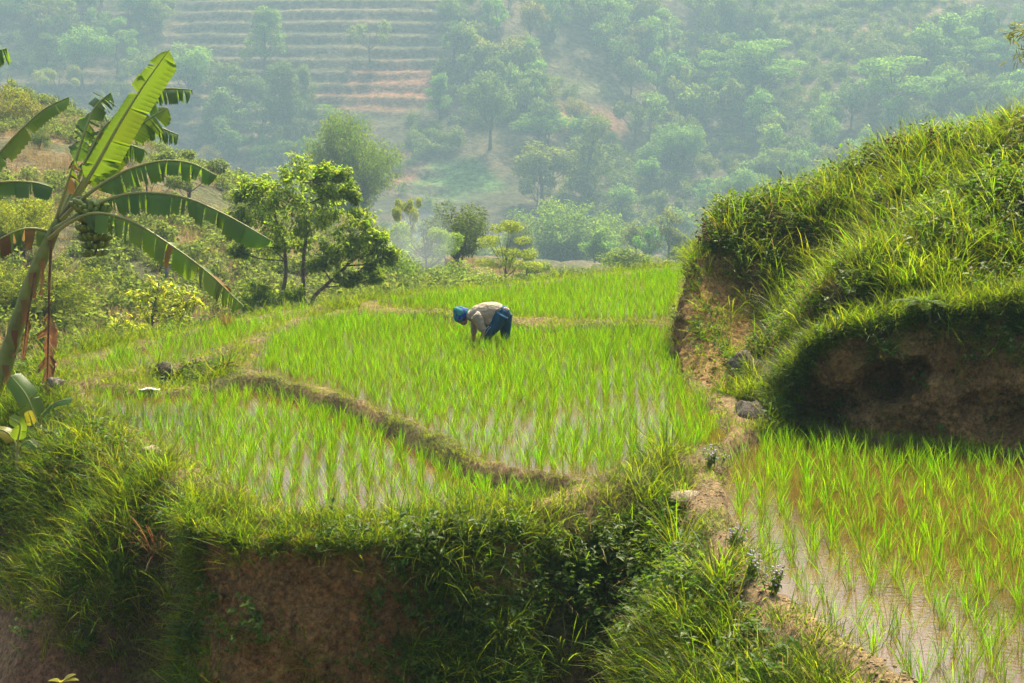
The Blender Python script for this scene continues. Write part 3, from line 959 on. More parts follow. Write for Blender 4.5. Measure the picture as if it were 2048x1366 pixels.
cnt['kgrass'] = put('knoll_grass', kn & (Z > .15) & (rnd2 < .19 * np.where(slope > .9, .55, 1.0) * np.clip(.75 + n1 * 1.3, .05, 1.8)), long_c, 8, .45, 1.5, 'tall lush grass covering the high bank', 'grass', .22)
cnt['kweed'] = put('knoll_weeds', kn & (rnd < .17 * steep * np.clip(.7 - n1 * 1.1, .08, 1.5)), weed_c, 7, .8, 1.9, 'leafy weeds growing through the grass of the high bank', 'weeds', .3)
cnt['kdry'] = put('dry_knoll_grass', kn & (rnd > .975 - .045 * (slope > .9)), straw_c, 5, .6, 1.3, 'dry straw stems in the grass of the high bank', 'dry grass', .3, fn=scatter_gn)

# plants rooted in the steep faces
def skin_points(key, n):
    V, nrm = SKIN[key]
    nu, nv = V.shape[:2]
    i = RNG.integers(2, nu - 3, n); j = RNG.integers(2, nv - 3, n)
    return V[i, j] + RNG.normal(0, .02, (n, 3)), nrm[i], (j / (nv - 3))

for key, nn, lab in (('cave', 5200, 'hollowed bank'), ('rear', 3400, 'tall bare face'), ('wall', 6500, 'brown earth wall')):
    P, N, t = skin_points(key, nn)
    f = fbm(P[:, 0] * 1.2, P[:, 1] * 1.2, P[:, 2] * 1.6, 3)
    u, v = proj(P)
    if key == 'wall':
        pr = .04 + .25 * (t > .92) + .85 * sstep(760, 960, u + 60 * f) * np.clip(.75 + f, .2, 1) + .30 * sstep(440, 380, u)
    elif key == 'cave':
        pr = .015 + .75 * (t > .9) + .35 * (t > .62) * (f > .1) + .18 * sstep(1640, 1560, u) + .2 * sstep(1850, 1950, u) * (t > .6)
    else:
        pr = .02 + .35 * (t > .92) + .2 * sstep(1475, 1510, u) + .08 * (t > .5) * (f > .2)
    ok = (RNG.random(nn) < pr) & in_view(P)
    P, N, t = P[ok], N[ok], t[ok]
    n = len(P)
    # lean outwards from the face
    rot = np.stack([np.full(n, R(28)) + RNG.normal(0, .25, n), RNG.normal(0, .25, n), np.arctan2(N[:, 1], N[:, 0]) + math.pi / 2 + RNG.normal(0, .5, n)], 1)
    g_ = RNG.random(n) < .5
    scatter_gn('wall_grass', P[g_], rot[g_], RNG.uniform(.35, .95, g_.sum()), RNG.integers(0, 8, g_.sum()), long_c, 'grass tufts rooted in the ' + lab, 'grass')
    scatter_gn('wall_weeds', P[~g_], rot[~g_], RNG.uniform(.5, 1.3, (~g_).sum()), RNG.integers(0, 7, (~g_).sum()), weed_c, 'small leafy weeds rooted in the ' + lab, 'weeds')
# grass hanging over the lip of the hollowed bank and of the tall face
for key, nn, lab in (('cave', 1700, 'hollowed bank'), ('rear', 120, 'tall bare face'), ('wall', 500, 'brown earth wall')):
    V, nrm = SKIN[key]
    i = RNG.integers(2, V.shape[0] - 3, nn); j = V.shape[1] - 1 - RNG.integers(0, 7, nn)
    P = V[i, j] + RNG.normal(0, .03, (nn, 3)); P = P[in_view(P, 330, 200) & ((key != 'rear') | (proj(P)[0] > 1440) | (P[:, 2] > 1.2))]; n = len(P)
    scatter('lip_grass', P - np.array([0, 0, .03]), yaw_rots(n, .3), RNG.uniform(.45, 1.0 if key != 'wall' else .6, n), RNG.integers(0, 8, n), long_c, 'grass overhanging the lip of the ' + lab, 'grass')
# crumbs of earth on the dirt path
i = np.where(view & pathR & (rnd < .5))[0]
crumb = []
crumb_mat = plainmat('dry_earth_crumb', (.27, .19, .10), .95, .2, (30, [(.3, (.2, .14, .07)), (.7, (.36, .27, .15))]))
for k in range(4):
    mb = MB(); mb.ball((0, 0, 0), (.012, .012, .008), 6, 4); V = np.concatenate(mb.V); mb.V = [V * (1 + .5 * RNG.random((len(V), 1)))]; crumb.append(mb.mesh('crumb_%d' % k, crumb_mat))
scatter_gn('path_gravel', P3[i], yaw_rots(len(i), .5), RNG.uniform(.25, 1.0, len(i)), RNG.integers(0, 4, len(i)), crumb, 'crumbs of dry earth on the dirt path', 'gravel')

# ------------------------------------------------------------------ trees
def lerp(a, b, t): return np.asarray(a) + (np.asarray(b) - np.asarray(a)) * t

def curve3(a, b, bend, n=5):
    t = np.linspace(0, 1, n)[:, None]
    P = np.asarray(a) * (1 - t) + np.asarray(b) * t
    return P + np.sin(t * math.pi) * np.asarray(bend)

def unit_tree(kind, seed, nleaf, leaf):
    """a tree of height 1 and crown width about 1 x its own ratio: returns trunk mesh, crown mesh"""
    rg = np.random.default_rng(seed)
    tb, cb = MB(), MB()
    lobes = []
    if kind == 'round':
        for k in range(15):
            d = rdir(1, rg)[0]; r = rg.uniform(.3, .95)
            lobes.append((np.array([d[0] * .36 * r, d[1] * .36 * r, .62 + d[2] * .26 * r]), rg.uniform(.10, .18)))
    elif kind == 'tall':
        for k in range(15):
            z = rg.uniform(.22, .92); a = rg.uniform(0, 6.28); r = rg.uniform(0, .30) * (1.15 - z * .5)
            lobes.append((np.array([math.cos(a) * r, math.sin(a) * r, z]), rg.uniform(.08, .15)))
    elif kind == 'layer':
        for k in range(14):
            z = [.45, .62, .78, .93][k % 4] + rg.normal() * .02; a = rg.uniform(0, 6.28); r = rg.uniform(.1, .48) * (1.25 - z * .55)
            lobes.append((np.array([math.cos(a) * r, math.sin(a) * r, z]), rg.uniform(.12, .18)))
    elif kind == 'open':
        for k in range(12):
            d = rdir(1, rg)[0]
            lobes.append((np.array([d[0] * .42, d[1] * .42, .66 + d[2] * .28]), rg.uniform(.07, .13)))
    elif kind == 'bush':
        for k in range(14):
            d = rdir(1, rg)[0]; r = rg.uniform(.3, 1)
            lobes.append((np.array([d[0] * .42 * r, d[1] * .42 * r, .32 + d[2] * .42 * r if d[2] > 0 else .3 + d[2] * .25 * r]), rg.uniform(.13, .22)))
    if kind == 'bamboo':
        nc = 70
        for k in range(nc):
            a = rg.uniform(0, 6.28); sp = rg.uniform(.05, .5) ** .9; H = rg.uniform(.55, 1.0) * (1.05 - sp * .35)
            b = np.array([math.cos(a) * .06, math.sin(a) * .06, 0]) * rg.uniform(.2, 1)
            t = np.linspace(0, 1, 9)[:, None]
            P = b + np.concatenate([np.cos(a) * sp * t ** 2.2, np.sin(a) * sp * t ** 2.2, H * (1.12 * t - .12 * t ** 5)], 1)
            tb.tube(P, np.linspace(.006, .001, 9), 4, False)
            m = nleaf // nc
            q = rg.uniform(.25, 1, m) ** .7
            C_ = np.stack([np.interp(q, t[:, 0], P[:, i]) for i in range(3)], 1) + rg.normal(0, .035, (m, 3))
            D_ = rdir(m, rg) * .7 + np.array([math.cos(a) * .4, math.sin(a) * .4, -.55])
            L = rg.uniform(.7, 1.3, m) * leaf
            cb.add(*leaf_cards(C_, D_, rdir(m, rg), L, L * .32))
        return tb, cb
    top = np.array([rg.normal() * .03, rg.normal() * .03, .72 if kind != 'bush' else .3])
    trunk = curve3((0, 0, -.04), top, (rg.normal() * .03, rg.normal() * .03, 0), 6)
    tb.tube(trunk, np.linspace(.026, .008, 6), 6)
    tot = sum(r * r for _, r in lobes)
    for c, r in lobes:
        t0 = np.clip(c[2] * .62, .1, .68) / .76
        s0 = trunk[min(5, int(t0 * 5))]
        tb.tube(curve3(s0, c, (0, 0, -.03), 4), [.009, .007, .005, .002], 4, False)
        m = max(10, int(nleaf * r * r / tot))
        d = rdir(m, rg)
        rr = r * (rg.uniform(.25, 1.0, m) ** .45) * (1 + .25 * vnoise(d[:, 0] * 3 + c[0] * 40, d[:, 1] * 3, d[:, 2] * 3))
        sq = .42 if kind == 'layer' else .85
        C_ = c + d * rr[:, None] * np.array([1, 1, sq])
        D_ = d * .8 + rdir(m, rg) * .7 + np.array([0, 0, -.35])
        N_ = d + rdir(m, rg) * .6 + np.array([0, 0, .7])
        L = rg.uniform(.6, 1.4, m) * leaf
        cb.add(*leaf_cards(C_, D_, N_, L, L * rg.uniform(.5, .8, m)))
    return tb, cb

TREES = {}
def tree_mesh(kind, var, fine):
    key = (kind, var, fine)
    if key not in TREES:
        nl, lf = {0: (1500, .050), 1: (5200, .030), 2: (9000, .020)}[fine]
        if kind == 'bamboo': nl, lf = {0: (3500, .05), 1: (15000, .036), 2: (46000, .024)}[fine]
        tb, cb = unit_tree(kind, 100 + var * 13 + len(kind) * 7, nl, lf)
        TREES[key] = (tb.mesh('trunk', M['bark'], True), cb.mesh('crown', M['far_leaf']))
    return TREES[key]

WR = dict(round=.92, tall=.62, layer=1.15, open=1.0, bush=1.15, bamboo=.95)
tree_rng = np.random.default_rng(5)
def place_tree(name, kind, base, H, W, color, label, cat='tree', group=None, fine=0, var=None):
    var = int(tree_rng.integers(0, 3)) if var is None else var
    tm, cm = tree_mesh(kind, var, fine)
    o = empty(name, base)
    k = W / WR[kind]
    o.scale = (k, k, H)
    o.rotation_euler = (0, 0, tree_rng.uniform(0, 6.28))
    t = link('trunk', tm, o); c = link('crown', cm, o)
    c.color = rgb(color); t.color = rgb(color)
    tag(o, label, cat, group)
    return o

GREEN, PALE, DARK, OLIVE, YEL, GREY, BROWN = (1, 1, 1), (1.15, 1.5, 1.1), (.62, .72, .75), (1.35, 1.05, .6), (1.75, 1.55, .5), (1.3, 1.25, 1.6), (1.9, 1.25, .75)
# (u, top v, foot v, width px, kind, colour, label, name, cat, fine, depth or None)
SPEC = [
 (120, 122, 212, 78, 'open', YEL, 'small yellow-green tree alone on the crest of the near hill', 'tree', 'tree', 1, None),
 (32, 140, 262, 110, 'bush', OLIVE, 'olive-brown bush on the near hill crest at the picture edge', 'shrub', 'shrub', 1, None),
 (80, 232, 300, 55, 'bush', DARK, 'small dark bush below the olive-brown hill crest bush', 'shrub', 'shrub', 1, None),
 (418, 276, 335, 62, 'bush', BROWN, 'brownish round bush on the hill crest right of the banana leaf tips', 'shrub', 'shrub', 1, None),
 (540, 318, 372, 80, 'bush', OLIVE, 'straw coloured bush behind the top of the broad dark tree', 'shrub', 'shrub', 1, None),
 (375, 292, 420, 130, 'open', GREEN, 'loose light green tree on the hill slope behind the banana leaves', 'tree', 'tree', 1, None),
 (300, 330, 450, 120, 'open', GREEN, 'loose green tree on the hill slope behind the banana crown', 'tree', 'tree', 1, None),
 (40, 395, 520, 150, 'bamboo', YEL, 'feathery yellow-green thicket on the hill behind the banana stem', 'shrub', 'shrub', 1, None),
 (60, 520, 690, 220, 'bamboo', (1.2, 1.15, .6), 'broad feathery green thicket low behind the banana stem', 'shrub', 'shrub', 1, 42),
 (190, 500, 640, 120, 'bush', DARK, 'dark green bush in the hollow right of the feathery thicket', 'shrub', 'shrub', 1, 52),
 (150, 600, 720, 150, 'bush', (.8, .95, .8), 'bluish green bush down the slope behind the hanging dead leaf', 'shrub', 'shrub', 1, 42),
 (395, 545, 610, 110, 'bush', DARK, 'shadowy bush behind the yellow-green tree', 'shrub', 'shrub', 1, 60),
 (470, 560, 640, 110, 'bush', BROWN, 'dry brown bush below the broad dark tree', 'shrub', 'shrub', 1, 55),
 (450, 395, 470, 90, 'bush', (1, 1, .8), 'green bush on the hill left of the broad dark tree', 'shrub', 'shrub', 1, None),
 (695, 226, 520, 170, 'bamboo', (.95, 1.1, .5), 'tall rounded bamboo clump behind the broad dark tree', 'bamboo_clump', 'bamboo', 2, 190),
 (915, 378, 575, 175, 'round', (.55, .62, .5), 'dark round tree in the valley above the paddy edge', 'tree', 'tree', 2, 98),
 (1010, 448, 575, 120, 'layer', (1.7, 1.6, .9), 'pale green layered tree right of the dark round tree', 'tree', 'tree', 2, 85),
 (852, 430, 580, 120, 'open', (1.4, 1.6, 1.0), 'pale leafy tree left of the dark round tree', 'tree', 'tree', 2, 88),
 (820, 388, 480, 60, 'open', YEL, 'thin yellowing tree above the pale leafy tree', 'tree', 'tree', 1, 130),
 (900, 500, 590, 170, 'bush', (1.2, 1.4, .9), 'pale green bushes under the dark round tree', 'shrub', 'shrub', 1, 80),
 (1100, 522, 575, 70, 'bush', (1.2, 1.4, .9), 'small green bush just over the paddy edge', 'shrub', 'shrub', 1, 70),
 (1130, 398, 560, 190, 'bamboo', (1.3, 1.5, 1.1), 'misty pale bamboo clump in the valley below the wooded slope', 'bamboo_clump', 'bamboo', 1, 300),
 (1215, 430, 560, 110, 'bamboo', (1.1, 1.2, .9), 'smaller misty bamboo clump beside the pale bamboo', 'bamboo_clump', 'bamboo', 1, 310),
 (1040, 430, 560, 70, 'round', GREEN, 'misty tree between the layered tree and the pale bamboo', 'tree', 'tree', 1, 240),
 (800, 470, 590, 130, 'bush', (1.1, 1.3, .8), 'green bush beside the drifting smoke', 'shrub', 'shrub', 1, 76),
 (975, 515, 600, 150, 'bush', (1.4, 1.5, .8), 'light green bush under the layered tree', 'shrub', 'shrub', 1, 74),
 (1060, 505, 590, 110, 'open', (1.3, 1.4, .8), 'loose light tree right of the layered tree', 'tree', 'tree', 1, 92),
 (1175, 505, 590, 150, 'bush', (.9, 1.0, .7), 'dull green bush behind the rim of the raised paddy', 'shrub', 'shrub', 1, 100),
 (1260, 490, 580, 140, 'round', (1, 1.1, .8), 'round green tree behind the raised paddy', 'tree', 'tree', 1, 130),
 (1330, 500, 580, 130, 'bush', (1.2, 1.2, .8), 'green bush left of the end of the high bank', 'shrub', 'shrub', 1, 110),
 (1395, 470, 580, 120, 'round', (.9, 1.0, .7), 'round tree half hidden by the end of the high bank', 'tree', 'tree', 1, 150),
 (755, 490, 600, 110, 'bush', (.9, 1.0, .7), 'dull bush between the broad tree and the smoke', 'shrub', 'shrub', 1, 84),
 (530, 14, 142, 72, 'tall', (.95, 1.15, .95), 'slim tree with a high crown standing alone on the terraces', 'tree', 'tree', 1, None),
 (380, 68, 215, 125, 'round', PALE, 'wide pale tree on the far slope above the upright banana leaf', 'tree', 'tree', 1, None),
 (300, 100, 200, 90, 'round', GREEN, 'green tree hidden behind the tip of the upright banana leaf', 'tree', 'tree', 1, None),
 (95, 68, 170, 62, 'tall', DARK, 'dark narrow tree on the far slope above the near hill', 'tree', 'tree', 1, None),
 (165, 42, 180, 110, 'round', PALE, 'pale bushy tree beside the dark narrow tree', 'tree', 'tree', 1, None),
 (235, 40, 150, 80, 'layer', PALE, 'pale flat-topped tree between the terraces on the far slope', 'tree', 'tree', 1, None),
 (740, 32, 130, 70, 'open', GREY, 'thin grey-green tree at the upper terrace edge', 'tree', 'tree', 0, None),
 (470, 250, 320, 62, 'round', PALE, 'small bright tree in front of the dark wood behind the hill', 'tree', 'tree', 1, None),
 (570, 125, 290, 80, 'tall', DARK, 'tall dark tree below the terraces', 'tree', 'tree', 1, None),
 (610, 130, 260, 45, 'tall', GREEN, 'narrow green tree beside the tall dark tree', 'tree', 'tree', 1, None),
 (655, 210, 245, 60, 'layer', PALE, 'small flat bright tree above the tall bamboo clump', 'tree', 'tree', 0, None),
 (880, 145, 238, 52, 'tall', PALE, 'small upright light green tree at the foot of the terraces', 'tree', 'tree', 1, None),
 (980, 132, 300, 115, 'round', (.8, .9, .85), 'large grey-green tree in the centre of the far slope', 'tree', 'tree', 1, None),
 (1085, 268, 410, 150, 'round', (1.15, 1.05, .8), 'big rounded tree with a sunlit edge on the lower far slope', 'tree', 'tree', 1, None),
 (1085, 210, 300, 120, 'round', PALE, 'green tree just above the big rounded tree', 'tree', 'tree', 1, None),
 (1188, 238, 412, 92, 'tall', GREEN, 'tall straight-edged tree beside the big rounded tree', 'tree', 'tree', 1, None),
 (1075, 338, 430, 62, 'open', GREY, 'small grey leafless-looking tree in front of the big rounded tree', 'tree', 'tree', 0, None),
 (1245, 360, 440, 70, 'round', PALE, 'pale tree below the tall straight-edged tree', 'tree', 'tree', 0, None),
 (1360, 230, 350, 110, 'round', PALE, 'pale rounded tree left of the wooded slope', 'tree', 'tree', 1, None),
 (1530, 78, 205, 160, 'layer', (1.25, 1.6, 1.1), 'bright layered tree at the top of the wooded slope', 'tree', 'tree', 1, None),
 (1440, 105, 215, 120, 'layer', PALE, 'light layered tree left of the bright layered tree', 'tree', 'tree', 1, None),
 (1790, 112, 240, 190, 'layer', (1.2, 1.55, 1.0), 'wide layered tree under the tan track', 'tree', 'tree', 1, None),
 (1930, 60, 160, 110, 'layer', PALE, 'pale layered tree by the upper right woods', 'tree', 'tree', 1, None),
 (1480, 330, 440, 110, 'round', PALE, 'pale round tree over the flat end of the grassy bank', 'tree', 'tree', 1, None),
 (1560, 300, 400, 120, 'layer', GREEN, 'layered green tree above the grassy bank crest', 'tree', 'tree', 1, None),
]
for (u, vt, vb, wd, kind, colr, lab, nm, cat, fine, dep) in SPEC:
    if dep is None:
        p = hit(u, vb)
    else:
        p = at(u, vb, dep); zg = float(hill(np.array([p[0]]), np.array([p[1]]))[0]); p[2] = min(p[2], zg)
    top = at(u, vt, p[1])
    H = top[2] - p[2]
    W = wd / F * p[1] * 1.18
    place_tree(nm, kind, p, H, W, colr, lab, cat, None, fine)

# wood on the far slope, each tree its own object
regions = [([(880, -40), (1060, -40), (1100, 150), (1240, 190), (1260, 330), (1180, 330), (1000, 180), (900, 120)], 40, 'tree on the bushy spur beside the terraces', (DARK, GREEN, PALE, OLIVE)),
           ([(1080, -40), (1520, -40), (1560, 80), (1500, 240), (1360, 220), (1220, 130), (1100, 60)], 60, 'hazy tree in the high far wood', (DARK, GREEN, PALE, GREEN)),
           ([(1260, 220), (1560, 220), (2080, 200), (2080, 330), (1700, 360), (1420, 460), (1300, 420)], 78, 'hazy tree in the wood above the grassy bank', (DARK, GREEN, PALE, (1.2, 1.5, 1.0))),
           ([(1820, 80), (2080, 30), (2080, 220), (1860, 210)], 22, 'hazy tree in the upper right wood', (DARK, GREEN, PALE)),
           ([(420, 170), (620, 190), (610, 330), (440, 310)], 20, 'tree in the dark wood under the terraces', (DARK, DARK, (.8, .95, .9))),
           ([(-30, -30), (340, -30), (330, 40), (250, 90), (60, 60), (-30, 60)], 24, 'hazy tree in the upper left wood', (GREEN, PALE, DARK)),
           ([(1180, 420), (1400, 470), (1390, 560), (1180, 540)], 14, 'misty tree beyond the raised paddy', (GREEN, PALE))]
for poly, n, lab, cols in regions:
    poly = np.array(poly, float)
    k = 0; tries = 0
    while k < n and tries < 4000:
        tries += 1
        u = tree_rng.uniform(poly[:, 0].min(), poly[:, 0].max()); v = tree_rng.uniform(poly[:, 1].min(), poly[:, 1].max())
        if poly_sd(poly, np.array([u]), np.array([v]))[0] > 0: continue
        vb = v + 40
        p = hit(u, vb, 250)
        hp = tree_rng.uniform(55, 105)
        H = hp / F * p[1]
        kind = ['round', 'layer', 'tall', 'round', 'layer', 'open'][tree_rng.integers(0, 6)]
        W = H * tree_rng.uniform(.7, 1.1) * (.65 if kind == 'tall' else 1)
        c = cols[tree_rng.integers(0, len(cols))]
        jit = tree_rng.uniform(.85, 1.15, 3)
        cw = {DARK: 'dark', GREEN: 'green', PALE: 'pale', OLIVE: 'olive'}.get(c, 'light green')
        kw = dict(round='round', layer='flat-layered', tall='narrow', open='thin-crowned')[kind]
        hw_ = 'upper' if v < poly[:, 1].mean() else 'lower'
        sw_ = 'left' if u < poly[:, 0].min() * .67 + poly[:, 0].max() * .33 else 'right' if u > poly[:, 0].min() * .33 + poly[:, 0].max() * .67 else 'middle'
        full = '%s %s %s, %s %s part' % (cw, kw, lab.replace('hazy ', ''), hw_, sw_)
        place_tree('tree', kind, p, H, W, tuple(np.array(c) * jit), full, 'tree', lab.replace('tree', 'trees', 1), 0)
        k += 1

# low scrub masses
def scrub_protos(name, seeds, nl, lf):
    ms = []
    for s in seeds:
        tb, cb = unit_tree('bush', s, nl, lf)
        ms.append(cb.mesh(name, M['far_leaf']))
    return proto_coll(name, ms)
scrub_c = scrub_protos('scrub', (1, 2, 3, 4, 5), 260, .11)
def scrub(name, n, region, vr, dlim, size, label, thr=0.0, cull=True):
    u = RNG.uniform(-150, 2200, n)
    X = RNG.uniform(region[0], region[1], n); Y = RNG.uniform(region[2], region[3], n)
    Z, m, fr = hill(X, Y, True)
    f = fbm(X * .045 * vr, Y * .045 * vr, 50, 4)
    P = np.stack([X, Y, Z], 1)
    uu, vv_ = proj(P)
    ok = (f > thr) & (m < .3) & (uu > -200) & (uu < 2250) & (vv_ > -200)
    P = P[ok]
    k = len(P)
    s = RNG.uniform(size[0], size[1], k)
    scatter_gn(name, P, yaw_rots(k, .05), s, RNG.integers(0, 5, k), scrub_c, label, 'undergrowth', s * RNG.uniform(.6, 1.1, k))
scrub('mountain_undergrowth', 15000, (-300, 330, 330, 640), .55, 0, (2.6, 7.5), 'hazy undergrowth covering the far slope between the trees', -.15)
scrub('hill_undergrowth', 11000, (-60, 70, 34, 130), 2.4, 0, (.35, 1.6), 'low scrub scattered over the near dry hill', -.2)
# dry grass on terrace lips and on the near hill
tall_dry = proto_coll('dry_tussock', variants(4, lambda mb, i: blades(mb, 26, (.5, 1.0), .25, (5, 40), (10, 60), (.05, .09), 2, .3), 'dry_tussock', leafmat('terrace_lip_grass', (.30, .27, .10), (.55, .48, .16), .5, .8, spec=.1)))
n = 60000
X = RNG.uniform(-260, 60, n); Y = RNG.uniform(400, 640, n)
Z, m, fr = hill(X, Y, True)
ok = (m > .5) & (fr < .12) & (RNG.random(n) < .35) & (fbm(X * .03, Y * .1, 4, 3) > -.2)
P = np.stack([X, Y, Z], 1)[ok]; k = len(P)
scatter_gn('terrace_grass', P, yaw_rots(k, .1), RNG.uniform(.9, 1.7, k), RNG.integers(0, 4, k), tall_dry, 'dry yellow grass along the far terrace edges', 'dry grass')
n = 26000
X = RNG.uniform(-55, 40, n); Y = 34 + 90 * RNG.random(n) ** 1.4
Z = hill(X, Y)
P = np.stack([X, Y, Z], 1); f = fbm(X * .13, Y * .13, 12, 3)
ok = in_view(P, 50, 20) & (RNG.random(n) < .35 + f * .6)
P = P[ok]; k = len(P)
hill_dry = proto_coll('hill_tussock', variants(4, lambda mb, i: blades(mb, 30, (.3, .8), .12, (5, 50), (10, 70), (.012, .022), 2, .2), 'hill_tussock', leafmat('hill_dry_grass', (.24, .19, .085), (.36, .28, .10), .45, .8, spec=.1, hue=.04)))
scatter_gn('hill_grass', P, yaw_rots(k, .15), RNG.uniform(.6, 1.3, k), RNG.integers(0, 4, k), hill_dry, 'dry tussock grass on the near hill', 'dry grass')
#%%PART3%%
# ------------------------------------------------------------------ helpers for single plants
ND = np.arange(7, 40, .03)
def nhit(u, v, dmin=7):
    """ground point under a photo pixel on the near terrain"""
    r = ray(u, v)
    P = np.array([0, 0, CAMZ])[None] + r[None] * ND[:, None]
    Z = near(P[:, 0], P[:, 1])
    ok = np.where((P[:, 2] <= Z) & (ND >= dmin))[0]
    i = ok[0] if len(ok) else len(ND) - 1
    return np.array([P[i, 0], P[i, 1], Z[i]])

def spline(P, n):
    P = np.asarray(P, float)
    if len(P) < 3: return np.stack([np.interp(np.linspace(0, 1, n), [0, 1], P[:, k]) for k in range(3)], 1)
    Q = np.concatenate([[2 * P[0] - P[1]], P, [2 * P[-1] - P[-2]]])
    out = []
    m = len(P) - 1
    for t in np.linspace(0, m - 1e-6, n):
        i = int(t); f = t - i
        a, b, c, d = Q[i:i + 4]
        out.append(.5 * ((2 * b) + (c - a) * f + (2 * a - 5 * b + 4 * c - d) * f * f + (3 * b - a - 3 * c + d) * f ** 3))
    return np.array(out)

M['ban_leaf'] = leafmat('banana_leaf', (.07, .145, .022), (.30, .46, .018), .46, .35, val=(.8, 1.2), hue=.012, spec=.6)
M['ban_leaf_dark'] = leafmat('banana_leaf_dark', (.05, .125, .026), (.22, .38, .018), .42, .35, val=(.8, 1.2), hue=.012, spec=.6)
M['ban_leaf_dry'] = leafmat('dry_banana_leaf', (.26, .15, .065), (.36, .20, .07), .35, .7, val=(.6, 1.2), hue=.015, spec=.2)
M['ban_leaf_yel'] = leafmat('yellow_banana_leaf', (.22, .22, .03), (.48, .46, .03), .5, .4, val=(.8, 1.2), hue=.012)
M['ban_rib'] = plainmat('banana_midrib', (.30, .33, .10), .45, .5)
M['ban_stem'] = plainmat('banana_stem', (.2, .2, .06), .5, .5, (3.2, [(.32, (.08, .05, .025)), (.42, (.13, .14, .03)), (.56, (.20, .26, .05)), (.8, (.30, .35, .10))]), .35, 12)
M['dead_stalk'] = plainmat('dead_stalk', (.16, .085, .04), .8, .2, (9, [(.3, (.08, .04, .02)), (.7, (.24, .13, .06))]))
M['banana'] = plainmat('green_banana', (.10, .17, .03), .45, .5, (9, [(.3, (.12, .19, .03)), (.7, (.24, .32, .06))]))
M['ped'] = plainmat('fruit_stalk', (.16, .17, .05), .5, .4, (7, [(.3, (.10, .09, .03)), (.7, (.22, .23, .07))]))

def banana_leaf(plant, org, pts, d0, hw, tears=9, hang=(.5, .5), up=(0, 0, 1), mat='ban_leaf', dry=.0, rib=.022, pet=0, jit=.22, seed=0, shape=None, curl=.0, name='leaf', drymat='ban_leaf_dry', hw2=1.0):
    """pts: photo points (u, v, depth offset) along the midrib, the first `pet` of them bare stalk"""
    rg = np.random.default_rng(seed)
    P3 = np.array([at(u, v, d0 + dy) for u, v, dy in pts])
    C = spline(P3, 44)
    # where the blade begins
    k0 = int(44 * pet / (len(pts) - 1)) if pet else 0
    B = C[k0:]
    n = len(B)
    tan = np.gradient(B, axis=0); tan /= np.linalg.norm(tan, axis=1)[:, None]
    upv = np.asarray(up, float)
    s_ = np.linspace(0, 1, n)
    if shape is None:
        prof = hw * np.clip(np.minimum((s_ / .10) ** .6, 1), 0, 1) * (1 - .25 * s_) * np.clip(((1 - s_) / .10), 0.0, 1) ** .45
    else:
        prof = hw * np.interp(s_, *shape)
    good, bad = MB(), []
    for side in (-1, 1):
        gm = rg.gamma(.9, 1, tears + 1) + .12; cuts = np.concatenate([[0], np.cumsum(gm) / gm.sum()])
        for a, b in zip(cuts[:-1], cuts[1:]):
            if b - a < .008: continue
            ns = max(2, int((b - a) * 56))
            ts = np.linspace(a, b, ns + 1)
            mid = (a + b) / 2
            hg = np.clip(hang[0 if side < 0 else 1] + rg.normal() * jit, 0, 1.05)
            ske = rg.normal() * .32
            drop = rg.uniform(.74, 1.08)
            V = []
            for j, t in enumerate(ts):
                p = np.array([np.interp(t, s_, B[:, q]) for q in range(3)])
                tg = np.array([np.interp(t, s_, tan[:, q]) for q in range(3)])
                sd = np.cross(tg, upv); sd /= np.linalg.norm(sd) + 1e-9
                un = np.cross(sd, tg)
                wdt = np.interp(t, s_, prof) * drop * (hw2 if side < 0 else 1.0)
                f = (j / ns - .5)
                row = [p]
                q = p.copy()
                for k in range(1, 6):
                    h_ = hg * (.25 + .75 * (k / 5) ** .8)
                    d = sd * side * math.cos(h_ * 1.5) + (-un * .35 + np.array([0, 0, -1.0]) * .8) * math.sin(h_ * 1.5) * 1.05 + un * .18 * (1 - h_) * (k < 2)
                    d = d + tg * (ske * .5 + .22 - f * (.10 if tears > 2 else 0)) + un * curl * (k / 5) * rg.normal() * .6
                    d /= np.linalg.norm(d)
                    d = d + un * (.10 if j % 2 else -.10) * (k < 4)
                    q = q + d * wdt / 5
                    row.append(q.copy())
                V.append(row)
            V = np.array(V)
            fc = grid_faces(6, ns + 1)
            if rg.random() < dry * (1.6 if mid > .3 else .6):
                bad.append(MB()); bad[-1].add(V.reshape(-1, 3), None, fc)
            else:
                good.add(V.reshape(-1, 3), None, fc)
    o = good.build(name, M[mat], plant, True, org)
    for b_ in bad: b_.build('dry_strip', M[drymat], o, True, org)
    rb = MB()
    rr = rib * np.concatenate([np.linspace(1.25, 1, max(k0, 1)), np.linspace(1, .18, len(C) - max(k0, 1))])
    rb.tube(C + np.array([0, 0, .004]), rr, 7)
    rb.build('midrib', M['ban_rib'] if mat != 'ban_leaf_dry' else M['dead_stalk'], o, True, org)
    return o

